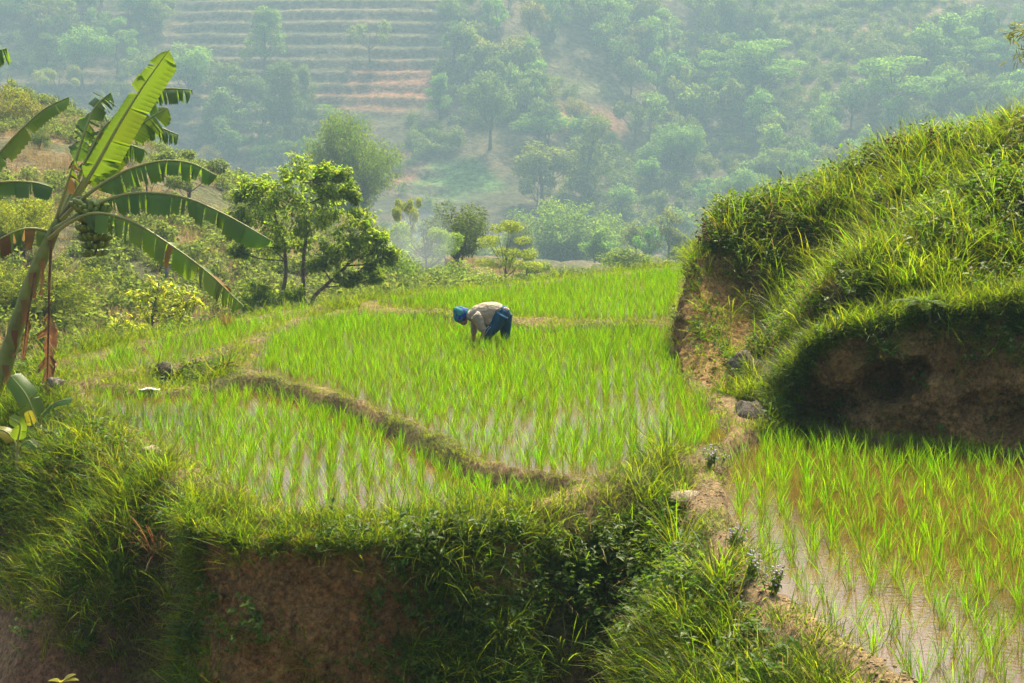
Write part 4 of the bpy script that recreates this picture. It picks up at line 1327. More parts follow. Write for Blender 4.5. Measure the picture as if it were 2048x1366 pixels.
# ------------------------------------------------------------------ the big banana plant
D0 = 18.0
b0 = at(-22, 842, D0)
zb = float(near(np.array([b0[0]]), np.array([b0[1]]))[0])
b0[2] = min(b0[2], zb)
ban = empty('banana_plant', b0)
tag(ban, 'tall leaning banana plant with torn leaves and a green fruit bunch', 'banana plant')
mb = MB()
stem = spline([b0 + np.array([0, 0, -.1]), at(-8, 800, D0), at(22, 690, D0), at(60, 572, D0), at(92, 498, D0), at(118, 440, D0)], 24)
mb.tube(stem, np.interp(np.linspace(0, 1, 24), [0, .5, .8, 1], [.125, .095, .085, .065]) * (1 + .05 * np.sin(np.arange(24) * 2.4)), 14)
mb.build('stem', M['ban_stem'], ban, True, b0)
for (u, v, w_, h_, sd_) in [(66, 545, .10, .35, 1), (48, 600, .09, .3, 2), (30, 660, .09, .35, 3), (85, 520, .07, .45, 4), (12, 730, .1, .4, 5)]:
    m2 = MB(); p = at(u, v, D0 - .11)
    rg = np.random.default_rng(sd_)
    V = []
    for j in range(6):
        t = j / 5
        for k in (-1, 0, 1):
            V.append(p + np.array([k * w_ * .5 * (1 - .7 * t) + (.05 - .10 * rg.random()) * t, -.015 - .05 * t * (k == 0), -h_ * t]))
    m2.add(V, None, grid_faces(3, 6))
    m2.build('dry_sheath', M['ban_leaf_dry'], ban, True, b0)
L = lambda *a, **k: banana_leaf(ban, b0, *a, **k)
# big upright leaf, sun shining through
L([(120, 440, 0), (150, 395, 0), (190, 335, 0), (238, 250, .0), (285, 175, .05), (338, 100, .1)], D0, .34, 5, (.45, .06), (.30, -.90, .2), 'ban_leaf', pet=1.6, seed=1, jit=.10, rib=.026, hw2=.55)
# dark leaves behind it
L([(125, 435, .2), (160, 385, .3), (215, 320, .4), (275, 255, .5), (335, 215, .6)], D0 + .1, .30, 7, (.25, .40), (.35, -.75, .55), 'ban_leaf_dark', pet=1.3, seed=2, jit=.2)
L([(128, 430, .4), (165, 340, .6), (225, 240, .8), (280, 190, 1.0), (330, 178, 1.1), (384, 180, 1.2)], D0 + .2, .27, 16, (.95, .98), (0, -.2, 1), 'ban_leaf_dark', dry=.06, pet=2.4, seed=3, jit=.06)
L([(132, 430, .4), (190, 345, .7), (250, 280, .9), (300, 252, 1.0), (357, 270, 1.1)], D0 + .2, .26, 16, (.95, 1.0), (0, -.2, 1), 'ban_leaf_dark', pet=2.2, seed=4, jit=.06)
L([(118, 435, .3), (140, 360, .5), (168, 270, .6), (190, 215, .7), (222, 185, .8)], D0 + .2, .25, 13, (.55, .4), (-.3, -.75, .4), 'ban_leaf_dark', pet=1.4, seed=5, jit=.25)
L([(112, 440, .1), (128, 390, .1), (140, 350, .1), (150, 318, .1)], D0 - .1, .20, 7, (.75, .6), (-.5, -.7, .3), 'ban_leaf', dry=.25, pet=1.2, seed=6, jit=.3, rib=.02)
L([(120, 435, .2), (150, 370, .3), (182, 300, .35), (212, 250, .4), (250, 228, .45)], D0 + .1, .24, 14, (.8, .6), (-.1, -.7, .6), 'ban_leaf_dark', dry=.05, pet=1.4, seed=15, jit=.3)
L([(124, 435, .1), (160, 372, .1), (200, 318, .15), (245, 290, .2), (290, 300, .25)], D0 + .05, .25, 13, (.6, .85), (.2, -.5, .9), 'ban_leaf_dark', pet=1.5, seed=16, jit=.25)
# three arching leaves to the right
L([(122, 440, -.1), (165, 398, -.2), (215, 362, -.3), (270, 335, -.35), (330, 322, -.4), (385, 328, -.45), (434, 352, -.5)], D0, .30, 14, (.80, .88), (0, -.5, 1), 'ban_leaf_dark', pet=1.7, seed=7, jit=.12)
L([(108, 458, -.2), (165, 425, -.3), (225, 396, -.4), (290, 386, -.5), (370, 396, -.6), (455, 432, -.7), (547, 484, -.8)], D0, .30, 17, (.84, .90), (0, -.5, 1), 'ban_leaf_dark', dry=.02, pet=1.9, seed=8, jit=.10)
L([(98, 478, -.3), (140, 445, -.4), (190, 427, -.5), (260, 442, -.55), (340, 490, -.6), (415, 545, -.65), (486, 612, -.7)], D0, .33, 26, (.78, .92), (.2, -.6, 1), 'ban_leaf', dry=.10, pet=1.6, seed=9, jit=.16)
# torn leaf to the left
L([(102, 470, .1), (92, 462, .1), (50, 458, .0), (5, 476, -.1), (-45, 512, -.2)], D0, .30, 9, (.9, .95), (0, -.5, 1), 'ban_leaf', dry=.14, pet=.7, seed=10, jit=.12)
# dead leaf hanging from the stem
dl = L([(104, 462, -.05), (99, 560, -.25), (97, 660, -.3), (95, 740, -.3), (90, 850, -.3)], D0, .22, 13, (.9, .9), (-.2, -1, .1), 'ban_leaf_dry', pet=1.55, seed=11, jit=.35, rib=.016, curl=.9, name='dead_leaf')
dl['label'] = 'brown shrivelled leaf hanging straight down'
L([(70, 545, -.15), (60, 610, -.25), (52, 660, -.25), (45, 720, -.25)], D0, .10, 6, (.9, .9), (-.2, -1, .1), 'ban_leaf_dry', pet=1.4, seed=12, jit=.35, rib=.012, curl=.9, name='dead_leaf')['label'] = 'small orange-brown withered leaf against the stem'
# fruit
bunch = MB()
pedp = spline([at(122, 440, D0 - .05), at(150, 402, D0 - .12), at(172, 403, D0 - .2), (at(186, 425, D0 - .25)), at(190, 470, D0 - .28), at(192, 508, D0 - .28)], 16)
bunch.tube(pedp, np.linspace(.05, .018, 16), 8)
fb = bunch.build('fruit_bunch', M['ped'], ban, True, b0)
bm1 = MB()
t = np.linspace(0, 1, 7)
bm1.tube(np.stack([.055 * np.sin(t * 1.25) * 1.6, 0 * t, -.0 + .135 * t ** 1.0 - .03 * t * t], 1), np.array([.006, .020, .027, .028, .026, .018, .006]), 7)
ban_me = bm1.mesh('banana', M['banana'], True)
rg = np.random.default_rng(4)
for tier in range(7):
    c = np.array([np.interp(.50 + tier * .078, np.linspace(0, 1, 16), pedp[:, q]) for q in range(3)])
    nb = 15 if tier < 5 else 11
    rad = .06 if tier < 5 else .04
    for k in range(nb):
        a = k / nb * 2 * math.pi + tier * .3 + rg.normal() * .06
        o = link('banana', ban_me, fb)
        sc_ = (1.65 - .10 * tier) * rg.uniform(.92, 1.08)
        tilt = R(20 + rg.normal() * 7)
        M4 = Matrix.Translation(Vector(c + np.array([math.cos(a) * rad, math.sin(a) * rad, -.06]) - b0)) @ Matrix.Rotation(a, 4, 'Z') @ Matrix.Rotation(tilt, 4, 'Y') @ Matrix.Scale(sc_, 4)
        o.matrix_local = M4
for (u, v, h_) in [(168, 430, .32), (172, 436, .28)]:
    m2 = MB(); p = at(u, v, D0 - .33)
    m2.add([p + np.array([-.02, 0, 0]), p + np.array([.03, -.01, 0]), p + np.array([.02, -.03, -h_ * .6]), p + np.array([-.05, -.02, -h_ * .6]), p + np.array([-.02, 0, -h_])], [(3, 2, 4)], [(0, 1, 2, 3)])
    m2.build('dry_bract', M['ban_leaf_dry'], ban, False, b0)

# second banana plant, mostly beyond the edge of the picture
b1 = at(-150, 800, 17.2); b1[2] = min(b1[2], float(near(np.array([b1[0]]), np.array([b1[1]]))[0]))
ban2 = empty('banana_plant', b1)
tag(ban2, 'second banana plant whose leaf tips reach in over the hill crest', 'banana plant')
mb = MB(); stem2 = spline([b1, at(-150, 600, 17.2), at(-135, 420, 17.2)], 12)
mb.tube(stem2, np.linspace(.15, .08, 12), 12); mb.build('stem', M['ban_stem'], ban2, True, b1)
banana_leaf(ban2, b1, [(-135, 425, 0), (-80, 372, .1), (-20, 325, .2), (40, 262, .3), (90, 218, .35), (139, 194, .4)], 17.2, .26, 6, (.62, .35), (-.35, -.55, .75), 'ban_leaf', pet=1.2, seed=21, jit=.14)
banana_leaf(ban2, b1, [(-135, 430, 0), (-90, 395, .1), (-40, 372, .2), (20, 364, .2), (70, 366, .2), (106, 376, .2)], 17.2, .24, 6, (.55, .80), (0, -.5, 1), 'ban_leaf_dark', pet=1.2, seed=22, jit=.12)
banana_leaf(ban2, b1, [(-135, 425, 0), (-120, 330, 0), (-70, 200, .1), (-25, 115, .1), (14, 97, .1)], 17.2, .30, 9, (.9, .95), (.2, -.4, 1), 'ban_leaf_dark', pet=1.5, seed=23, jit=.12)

# young banana shoots at the foot
def shoot(label, base_uv, d, stem_top, leaves, seed):
    b = at(*base_uv, d); b[2] = min(b[2], float(near(np.array([b[0]]), np.array([b[1]]))[0]) - .02)
    e_ = empty('young_banana_plant', b)
    tag(e_, label, 'banana plant')
    m2 = MB(); m2.tube(spline([b, lerp(b, at(*stem_top, d), .5) + np.array([.01, 0, 0]), at(*stem_top, d)], 8), np.linspace(.05, .02, 8), 8)
    m2.build('stem', M['ban_rib'], e_, True, b)
    for i, (pts, hw, mat, up) in enumerate(leaves):
        banana_leaf(e_, b, pts, d, hw, 1, (.25, .25), up, mat, pet=1.0, seed=seed + i, jit=.06, rib=.010)
shoot('young banana shoot with broad green leaves below the dead hanging leaf', (76, 955), 15.6, (80, 850), [
    ([(80, 850, 0), (84, 832, -.05), (110, 806, -.1), (145, 798, -.15)], .10, 'ban_leaf_dark', (0, -.4, 1)),
    ([(78, 855, 0), (70, 832, 0), (52, 790, 0), (22, 752, .05)], .17, 'ban_leaf', (.5, -.75, .3)),
    ([(80, 870, 0), (90, 862, -.1), (112, 870, -.2), (100, 905, -.3)], .08, 'ban_leaf_dark', (.3, -.6, .8)),
    ([(78, 870, 0), (66, 850, -.1), (62, 838, -.15), (56, 822, -.2)], .06, 'ban_leaf_yel', (.2, -.9, .3))], 31)
shoot('young banana shoot with a yellowing leaf at the picture edge', (36, 985), 15.2, (34, 905), [
    ([(34, 905, 0), (28, 880, 0), (8, 862, 0), (-25, 858, 0)], .12, 'ban_leaf_yel', (.2, -.5, .8)),
    ([(34, 905, 0), (36, 880, -.1), (40, 850, -.15), (20, 835, -.2)], .09, 'ban_leaf', (.3, -.8, .4)),
    ([(34, 910, 0), (44, 890, -.1), (58, 882, -.2), (72, 895, -.25)], .07, 'ban_leaf_dark', (0, -.5, 1))], 41)

# ------------------------------------------------------------------ broad dark tree and yellow-green tree behind the paddies
def lobed_tree(name, label, d, feet, fork, lobes, leaf, nper, leafmat_, col, seed, stemr=.10, droop=.5, twig=7, fat=1.0):
    rg = np.random.default_rng(seed)
    b = at(*feet[0], d); zg = float(hill(np.array([b[0]]), np.array([b[1]]))[0]); b[2] = zg - .1
    e_ = empty(name, b)
    tag(e_, label, 'tree')
    tb, cb = MB(), MB()
    px = d / F
    stems = []
    for (fu, fv), fk in zip(feet, fork):
        p0 = at(fu, fv, d); p0[2] = b[2]
        pts = [p0] + [at(u, v, d + dd) for u, v, dd in fk]
        S = spline(pts, 14); stems.append(S)
        tb.tube(S, np.linspace(stemr, stemr * .42, 14), 8)
    allS = np.concatenate(stems)
    for (u, v, r, dd) in lobes:
        c = at(u, v, d + dd); rr = r * px * fat
        # nearest lower stem point
        dist = np.linalg.norm(allS - c, axis=1) + 2.0 * np.maximum(0, allS[:, 2] - (c[2] - rr * .6))
        s0 = allS[np.argmin(dist)]
        br = spline([s0, lerp(s0, c, .5) + np.array([0, 0, -.06 * np.linalg.norm(c - s0)]) + rg.normal(0, .05, 3), c], 7)
        tb.tube(br, np.linspace(stemr * .38, stemr * .14, 7), 5, False)
        for k in range(twig):
            dv = rdir(1, rg)[0]; dv[2] = dv[2] * .8 + .15
            tip = c + dv * rr * rg.uniform(.55, 1.0)
            s1 = br[rg.integers(3, 7)]
            tb.tube(spline([s1, lerp(s1, tip, .5) + rg.normal(0, .03, 3), tip], 5), np.linspace(stemr * .12, stemr * .03, 5), 4, False)
            m = nper
            # leaf whorls at the tips and along the twig
            cc = lerp(s1, tip, rg.uniform(.45, 1.08, m)[:, None]) + rg.normal(0, rr * .17, (m, 3))
            D_ = rdir(m, rg) + dv * .5 + np.array([0, 0, -droop])
            Ls = rg.uniform(.7, 1.3, m) * leaf
            cb.add(*leaf_cards(cc, D_, rdir(m, rg) * .6 + np.array([0, 0, 1.0]), Ls, Ls * rg.uniform(.38, .52, m), .18))
    tb.build('trunk', M['bark'], e_, True, b)
    c_ = cb.build('crown', M[leafmat_], e_, False, b)
    c_.color = rgb(col)
    return e_

lobed_tree('tree', 'broad dark green tree with several pale stems behind the paddy edge', 44,
    [(566, 650), (612, 650), (618, 650)],
    [[(566, 590, 0), (572, 540, 0), (566, 480, .2), (550, 430, .3), (545, 370, .3)], [(608, 590, 0), (606, 530, 0), (612, 470, 0), (606, 400, 0), (600, 345, 0)], [(625, 600, 0), (650, 572, 0), (690, 535, 0), (722, 492, 0), (740, 455, 0)]],
    [(592, 338, 38, 0), (560, 372, 42, -.5), (630, 350, 40, .4), (600, 392, 48, -.9), (668, 372, 30, 0), (692, 352, 18, 0), (655, 398, 36, .5), (512, 362, 26, 0), (500, 398, 36, 0), (530, 418, 42, -.6),
     (478, 430, 26, 0), (560, 448, 44, -.4), (620, 442, 40, -.6), (500, 462, 34, 0), (655, 432, 26, .4), (540, 490, 32, .3), (590, 480, 34, .5), (650, 345, 24, .3), (705, 385, 16, .2), (480, 385, 18, 0),
     (725, 436, 30, 0), (700, 462, 34, -.4), (745, 470, 30, 0), (690, 500, 30, -.5), (730, 508, 36, .1), (772, 490, 26, 0), (785, 512, 18, 0), (752, 535, 24, .1), (660, 508, 28, -.3), (640, 535, 22, -.2),
     (690, 552, 20, 0), (755, 552, 12, 0), (715, 560, 14, 0), (515, 575, 22, -.3), (500, 605, 24, -.3), (540, 600, 24, -.4), (590, 590, 22, -.5), (470, 470, 16, 0), (470, 500, 12, 0)],
    .16, 50, 'tree_leaf', (1, 1, 1), 3, .075, .55, 8, 1.13)
M['yel_leaf'] = leafmat('yellow_green_tree_leaf', (.17, .22, .018), (.58, .66, .025), .55, .4, hue=.03, val=(.65, 1.35))
lobed_tree('tree', 'bright yellow-green young tree rising over the paddy strip', 36,
    [(306, 712)], [[(306, 680, 0), (304, 640, 0), (312, 600, 0), (318, 565, 0)]],
    [(300, 568, 20, 0), (325, 575, 24, 0), (350, 585, 24, 0), (285, 590, 22, 0), (268, 585, 14, 0), (310, 605, 26, -.3), (345, 612, 26, 0), (378, 598, 22, 0), (400, 606, 18, 0), (370, 625, 22, 0), (335, 640, 24, -.3), (290, 630, 18, 0),
     (360, 655, 22, 0), (385, 650, 14, 0), (318, 665, 16, 0)], .16, 9, 'yel_leaf', (1, 1, 1), 5, .05, .7, 6, 1.1)
lobed_tree('tree', 'low yellow-green sapling left of the bright young tree', 34.5,
    [(248, 715)], [[(248, 690, 0), (247, 660, 0), (246, 640, 0)]],
    [(245, 640, 20, 0), (262, 650, 16, 0), (228, 655, 16, 0), (244, 668, 20, -.2), (226, 680, 16, 0), (268, 672, 14, 0)], .15, 8, 'yel_leaf', (.9, .95, 1), 6, .035, .6, 6, 1.1)

# ------------------------------------------------------------------ the worker bending over the rice
PD = 21.7
def pp(X, Y, dy=0.0):            # coordinates read in a 6.4x crop whose corner is (840, 560)
    return at(840 + X / 6.4, 560 + Y / 6.4, PD + dy)
org = onz(985, 690, 0.0); org[1] = PD; org[2] = -.05; org[0] = at(985, 690, PD)[0]
person = empty('person', org)
tag(person, 'person bent double planting rice in blue trousers, pale jacket and blue headscarf', 'person')
def skinmat(): return plainmat('skin', (.30, .16, .095), .55, .4)
M['skin'] = skinmat()
def dotmat(name, base, dot, scale, thr=.28, rough=.85):
    m, n, l = new_mat(name)
    out = n.new('ShaderNodeOutputMaterial'); tc = n.new('ShaderNodeTexCoord')
    vo = n.new('ShaderNodeTexVoronoi'); l.new(tc.outputs['Object'], vo.inputs['Vector']); setin(vo, Scale=scale)
    r = ramp(n, [(thr - .06, dot), (thr + .06, base)]); l.new(vo.outputs['Distance'], r.inputs[0])
    p = n.new('ShaderNodeBsdfPrincipled'); l.new(r.outputs[0], p.inputs['Base Color']); p.inputs['Roughness'].default_value = rough
    ns = n.new('ShaderNodeTexNoise'); l.new(tc.outputs['Object'], ns.inputs['Vector']); setin(ns, Scale=14.0, Detail=3.0)
    b = n.new('ShaderNodeBump'); setin(b, Strength=1.0, Distance=.05); l.new(ns.outputs[0], b.inputs['Height']); l.new(b.outputs[0], p.inputs['Normal'])
    l.new(p.outputs[0], out.inputs[0])
    return m
M['jacket'] = dotmat('speckled_jacket', (.40, .36, .28), (.10, .10, .10), 55, .22)
M['jacket_body'] = dotmat('beige_jacket', (.42, .36, .25), (.26, .20, .13), 30, .15)
M['trouser'] = plainmat('blue_trousers', (.012, .075, .15), .8, .2, (6, [(.3, (.008, .05, .12)), (.7, (.015, .10, .17))]), .5, 12)
M['scarf'] = plainmat('blue_green_headscarf', (.02, .08, .35), .7, .3, (11, [(.36, (.012, .03, .30)), (.47, (.015, .05, .36)), (.56, (.02, .28, .16)), (.66, (.01, .10, .26))]), .6, 25)
M['pouch'] = dotmat('patterned_pouch', (.55, .44, .32), (.40, .08, .06), 40, .3)
M['stripe'] = plainmat('white_stripe', (.6, .6, .6), .8)

def fused(name, mb, mat, voxel, smooth=4):
    o = mb.build(name, mat, person, True, org)
    r_ = o.modifiers.new('fuse', 'REMESH'); r_.mode = 'VOXEL'; r_.voxel_size = voxel; r_.use_smooth_shade = True
    s_ = o.modifiers.new('relax', 'SMOOTH'); s_.factor = .5; s_.iterations = smooth
    return o
NEAR, FAR = -.11, .11
body = MB()
# head looking down, neck, trunk
body.ball(pp(530, 475), (.085, .075, .105), rot=Matrix.Rotation(R(35), 3, 'Y'))
body.ball(pp(560, 535), (.058, .055, .058))
body.ball(pp(541, 562, 0), (.016, .014, .02))                        # nose
body.tube([pp(560, 480), pp(640, 450), pp(720, 440)], [.055, .055, .07], 10)
body.tube(spline([pp(700, 455), pp(800, 440), pp(930, 420), pp(1050, 435)], 8), [.10, .13, .14, .14, .13, .13, .135, .13], 12)
# legs down into the mud
for dy, K in ((NEAR, [(1040, 450), (960, 590), (870, 700), (858, 780), (850, 850), (846, 905)]), (FAR, [(1070, 450), (1085, 560), (1090, 680), (1105, 770), (1100, 840), (1092, 905)])):
    body.tube(spline([pp(x, y, dy) for x, y in K], 12), np.linspace(.09, .033, 12), 10)
    x, y = K[-1]
    body.tube([pp(x + 12, y - 6, dy), pp(x - 30, y + 4, dy), pp(x - 75, y + 6, dy)], [.036, .038, .022], 8)
# arms and hands
hands = []
for dy, K in ((NEAR - .07, [(735, 480), (775, 580), (812, 672), (790, 740), (765, 800)]), (FAR + .04, [(705, 520), (690, 610), (690, 690), (682, 760), (672, 815)])):
    A = spline([pp(x, y, dy) for x, y in K], 12)
    body.tube(A, np.linspace(.052, .024, 12), 9)
    w_ = A[-1]; dr = A[-1] - A[-2]; dr /= np.linalg.norm(dr)
    body.tube([w_, w_ + dr * .045, w_ + dr * .08], [.024, .036, .03], 8)
    for k, ln in enumerate((.060, .068, .066, .052)):
        off = np.array([0, -.028 + .019 * k, 0])
        q = w_ + dr * .075 + off
        body.tube([q, q + dr * ln * .55 + np.array([-.012, 0, 0]), q + dr * ln * .9 + np.array([.008, 0, -.004])], [.0095, .009, .007], 6)
    q = w_ + dr * .03 + np.array([-.01, -.034, 0])
    body.tube([q, q + dr * .03 + np.array([-.022, -.01, 0]), q + dr * .062 + np.array([-.026, 0, 0])], [.011, .010, .008], 6)
fused('body', body, M['skin'], .0075, 3)
# jacket: trunk and sleeves
jk = MB()
jk.tube(spline([pp(640, 452), pp(740, 442), pp(850, 425), pp(960, 412), pp(1025, 425)], 10), [.085, .125, .15, .165, .172, .172, .168, .16, .15, .14], 16)
jk.ball(pp(900, 510), (.17, .17, .13), rot=Matrix.Rotation(R(10), 3, 'Y'))
jk.ball(pp(975, 390), (.15, .16, .10))
jk.tube(spline([pp(870, 500, NEAR * .6), pp(905, 560, NEAR * .8), pp(925, 600, NEAR * .9)], 5), [.10, .09, .075, .06, .045], 10)
fused('jacket', jk, M['jacket_body'], .014, 5)
sl = MB()
for dy, K in ((NEAR - .05, [(690, 445), (735, 490), (775, 580), (808, 655)]),):
    sl.tube(spline([pp(x, y, dy) for x, y in K], 8), np.array([.085, .095, .09, .082, .076, .07, .064, .055]), 12)
fused('sleeve', sl, M['jacket'], .014, 4)['label'] = 'near jacket sleeve in speckled grey cloth'
sl = MB()
sl.tube(spline([pp(x, y, FAR + .02) for x, y in [(690, 470), (700, 540), (692, 610), (690, 690)]], 8), np.linspace(.085, .048, 8), 12)
fused('sleeve', sl, M['jacket'], .014, 4)
co = MB()
co.tube(spline([pp(600, 478), pp(640, 455), pp(672, 446)], 5), [.078, .088, .088, .086, .08], 14)
fused('collar', co, M['jacket'], .014, 3)
# trousers
tr = MB()
tr.ball(pp(1050, 430), (.135, .17, .135))
for dy, K in ((NEAR, [(1050, 440), (965, 580), (872, 690), (856, 765)]), (FAR, [(1085, 440), (1090, 560), (1092, 680), (1108, 762)])):
    tr.tube(spline([pp(x, y, dy) for x, y in K], 9), np.linspace(.125, .058, 9), 12)
fused('trousers', tr, M['trouser'], .014, 4)
for pts in ([(905, 600), (868, 640), (838, 700)], [(880, 590), (835, 640), (815, 720)]):
    st_ = MB(); st_.tube(spline([pp(x, y, NEAR - .095) for x, y in pts], 6), .008, 6, True, .5)
    st_.build('trouser_stripe', M['stripe'], person, True, org)
# headscarf wrapped to a flat tail at the crown
hs = MB()
hs.ball(pp(520, 450), (.115, .105, .125), rot=Matrix.Rotation(R(25), 3, 'Y'))
hs.ball(pp(480, 400), (.072, .08, .07)); hs.ball(pp(570, 415), (.07, .085, .075)); hs.ball(pp(478, 480), (.06, .085, .07))
hs.ball(pp(458, 368), (.035, .05, .03)); hs.ball(pp(592, 388), (.04, .06, .035)); hs.tube([pp(455, 362), pp(520, 358), pp(595, 380)], [.025, .03, .028], 8)
hs.tube([pp(500, 500), pp(505, 530), pp(512, 552)], [.07, .045, .015], 10)
fused('headscarf', hs, M['scarf'], .012, 3)
# pouch tied at the back
po = MB()
a_, b_, c_, d_ = pp(1005, 385, -.13), pp(1095, 345, -.10), pp(1145, 378, -.10), pp(1085, 425, -.13)
nn = np.array([0, -.03, .015])
for s_ in (0, 1):
    pass
V = [a_, b_, c_, d_] + [p + np.array([.0, .12, .0]) for p in (a_, b_, c_, d_)]
po.add(V, None, [(0, 1, 2, 3), (7, 6, 5, 4), (0, 4, 5, 1), (1, 5, 6, 2), (2, 6, 7, 3), (3, 7, 4, 0)])
p_ = po.build('pouch', M['pouch'], person, False, org)
bv = p_.modifiers.new('soft', 'BEVEL'); bv.width = .012; bv.segments = 2
bl = MB(); bl.tube(spline([pp(965, 400, -.165), pp(1005, 372, -.165), pp(1060, 345, -.12)], 6), .018, 8, True, .5)
bl.build('belt', plainmat('grey_blue_belt', (.10, .16, .22), .8), person, True, org)

# ------------------------------------------------------------------ roots and clods of the steep faces
BK = [o for o in bpy.data.objects if o.name.startswith('earth_bank')]
M['root'] = plainmat('root', (.17, .11, .06), .9, .2)
rg = np.random.default_rng(12)
for bank, key, nr, lo, hi in ((BK[0], 'cave', 26, .3, .66), (BK[2], 'wall', 16, .05, .8), (BK[1], 'rear', 12, .2, .7)):
    V, nrm = SKIN[key]
    for k in range(nr):
        i = int(V.shape[0] * rg.uniform(lo, hi)); j = int((V.shape[1] - 6) * rg.uniform(.45, .98))
        p = V[i, j] + nrm[i] * .01
        Lr = rg.uniform(.12, .42); q = [p]
        for s_ in range(5):
            jj = max(2, j - int((s_ + 1) * Lr / 5 / 1.4 * (V.shape[1] - 6)))
            q.append(V[min(max(i + int(rg.normal() * 2.5 * (s_ + 1) / 2), 1), V.shape[0] - 2), jj] + nrm[i] * rg.uniform(.005, .035))
        mb = MB(); mb.tube(spline(q, 9), np.linspace(.007, .002, 9), 5)
        mb.build('root', M['root'], bank, True)
clod = []
for k in range(5):
    mb = MB(); mb.ball((0, 0, 0), (.03, .03, .022), 8, 6); V = np.concatenate(mb.V); mb.V = [V * (1 + .35 * fbm(V[:, 0] * 40 + k, V[:, 1] * 40, V[:, 2] * 40, 2))[:, None]]
    clod.append(mb.mesh('clod_%d' % k, M['earth'], True))
for key, nn, lab in (('cave', 1500, 'hollowed bank'), ('wall', 1500, 'brown earth wall'), ('rear', 600, 'tall bare face')):
    P, N, t = skin_points(key, nn)
    scatter_gn('earth_clods', P, rg.uniform(0, 6.28, (nn, 3)), .25 + 1.1 * rg.random(nn) ** 3, rg.integers(0, 5, nn), clod, 'crumbly clods of soil stuck to the ' + lab, 'clods')

# ------------------------------------------------------------------ stones, post and litter
M['rock'] = earthmat('dark_rock', [(.3, (.06, .055, .045)), (.55, (.13, .115, .09)), (.75, (.24, .21, .16))], 5, .8, bscale=16, dist=.04)
M['pale_rock'] = earthmat('pale_rock', [(.3, (.22, .18, .12)), (.55, (.34, .29, .21)), (.75, (.48, .42, .33))], 6, .7, bscale=18, dist=.03)
def rock(label, u, v, rx, ry, rz, mat, seed, name='rock', d=None, sink=.5):
    p = nhit(u, v) if d is None else at(u, v, d)
    mb = MB(); mb.ball((0, 0, 0), (1, 1, 1), 22, 14)
    V = np.concatenate(mb.V)
    f = 1 + .28 * fbm(V[:, 0] * 1.3 + seed, V[:, 1] * 1.3, V[:, 2] * 1.3, 3) + .08 * fbm(V[:, 0] * 4 + seed, V[:, 1] * 4, V[:, 2] * 4, 2)
    # a few broken flats
    rg = np.random.default_rng(seed)
    for _ in range(5):
        nn = rdir(1, rg)[0]; c = rg.uniform(.62, .85); dt = V @ nn
        V = V - np.maximum(dt - c, 0)[:, None] * nn * .85
    mb.V = [V * f[:, None] * np.array([rx, ry, rz])]
    o = mb.build(name, M[mat], None, True)
    o.location = (p[0], p[1], p[2] + rz * (1 - sink) - .02)
    o.rotation_euler = (0, 0, seed)
    return tag(o, label, 'rock')
rock('dark squat boulder at the foot of the bank between two paddies', 1496, 858, .24, .20, .24, 'rock', 2, d=15.6, sink=.35)
rock('pale stone beside the dark squat boulder', 1552, 850, .15, .14, .10, 'pale_rock', 5, d=15.7)
rock('flat tan stone on the dirt path bend', 1376, 998, .20, .16, .07, 'pale_rock', 7)
rock('grey stones jutting from the bank above the dark boulder', 1490, 742, .20, .2, .20, 'rock', 9, d=17.9, sink=.6)
rock('small grey stone low on the bank left of the gully grass', 1520, 770, .15, .15, .12, 'rock', 12, d=17.4, sink=.5)
rock('flat pale stone by the paddy corner left of the dark boulder', 1436, 838, .16, .12, .05, 'pale_rock', 13, d=16.3)
rock('rounded pale stone on the far paddy rim below the broad tree', 522, 662, .12, .10, .10, 'pale_rock', 15, d=24.5, sink=.1)
rock('dark clod of earth on the path beside the strip paddy', 328, 752, .17, .14, .12, 'rock', 17)
rock('pale stone beside the foot of the hanging dead leaf', 112, 772, .10, .09, .07, 'pale_rock', 19, d=17.4, sink=0)
rock('pale stone half buried in the grassy rim of the curved paddy', 300, 915, .13, .11, .08, 'pale_rock', 23)
rock('grey stone at the bottom of the earth wall', 716, 1352, .10, .09, .09, 'rock', 25, d=11.35, sink=.2)
# concrete post on the hill
pb = hit(333, 566); pt = at(333, 500, pb[1])
mb = MB(); mb.tube([pb - np.array([0, 0, .3]), lerp(pb, pt, .5), pt], [.085, .08, .075], 8)
mb.tube([pt, pt + np.array([0, 0, .05])], [.10, .09], 8)
o = mb.build('post', plainmat('grey_concrete', (.20, .21, .22), .9, .2, (8, [(.3, (.15, .16, .17)), (.7, (.27, .28, .29))])))
tag(o, 'thin grey concrete post on the dry hill behind the banana leaf', 'post')
# driftwood heap by the paddy corner
p = nhit(452, 742)
dw = empty('driftwood', p); tag(dw, 'dark driftwood lying on the bund corner left of the worker\'s paddy', 'driftwood')
for k, (a, b, r_) in enumerate([((-.16, -.05, .02), (.12, .02, .10), .018), ((-.12, .05, .02), (.10, -.05, .05), .022), ((-.04, 0, .04), (-.06, .03, .22), .012), ((.02, 0, .06), (.06, .02, .20), .010), ((.0, .05, .03), (.16, .08, .03), .02)]):
    mb = MB(); mb.tube(curve3(a, b, (.01, .02, .015), 5), np.linspace(r_, r_ * .5, 5), 7)
    mb.build('stick', M['dead_stalk'], dw, True)
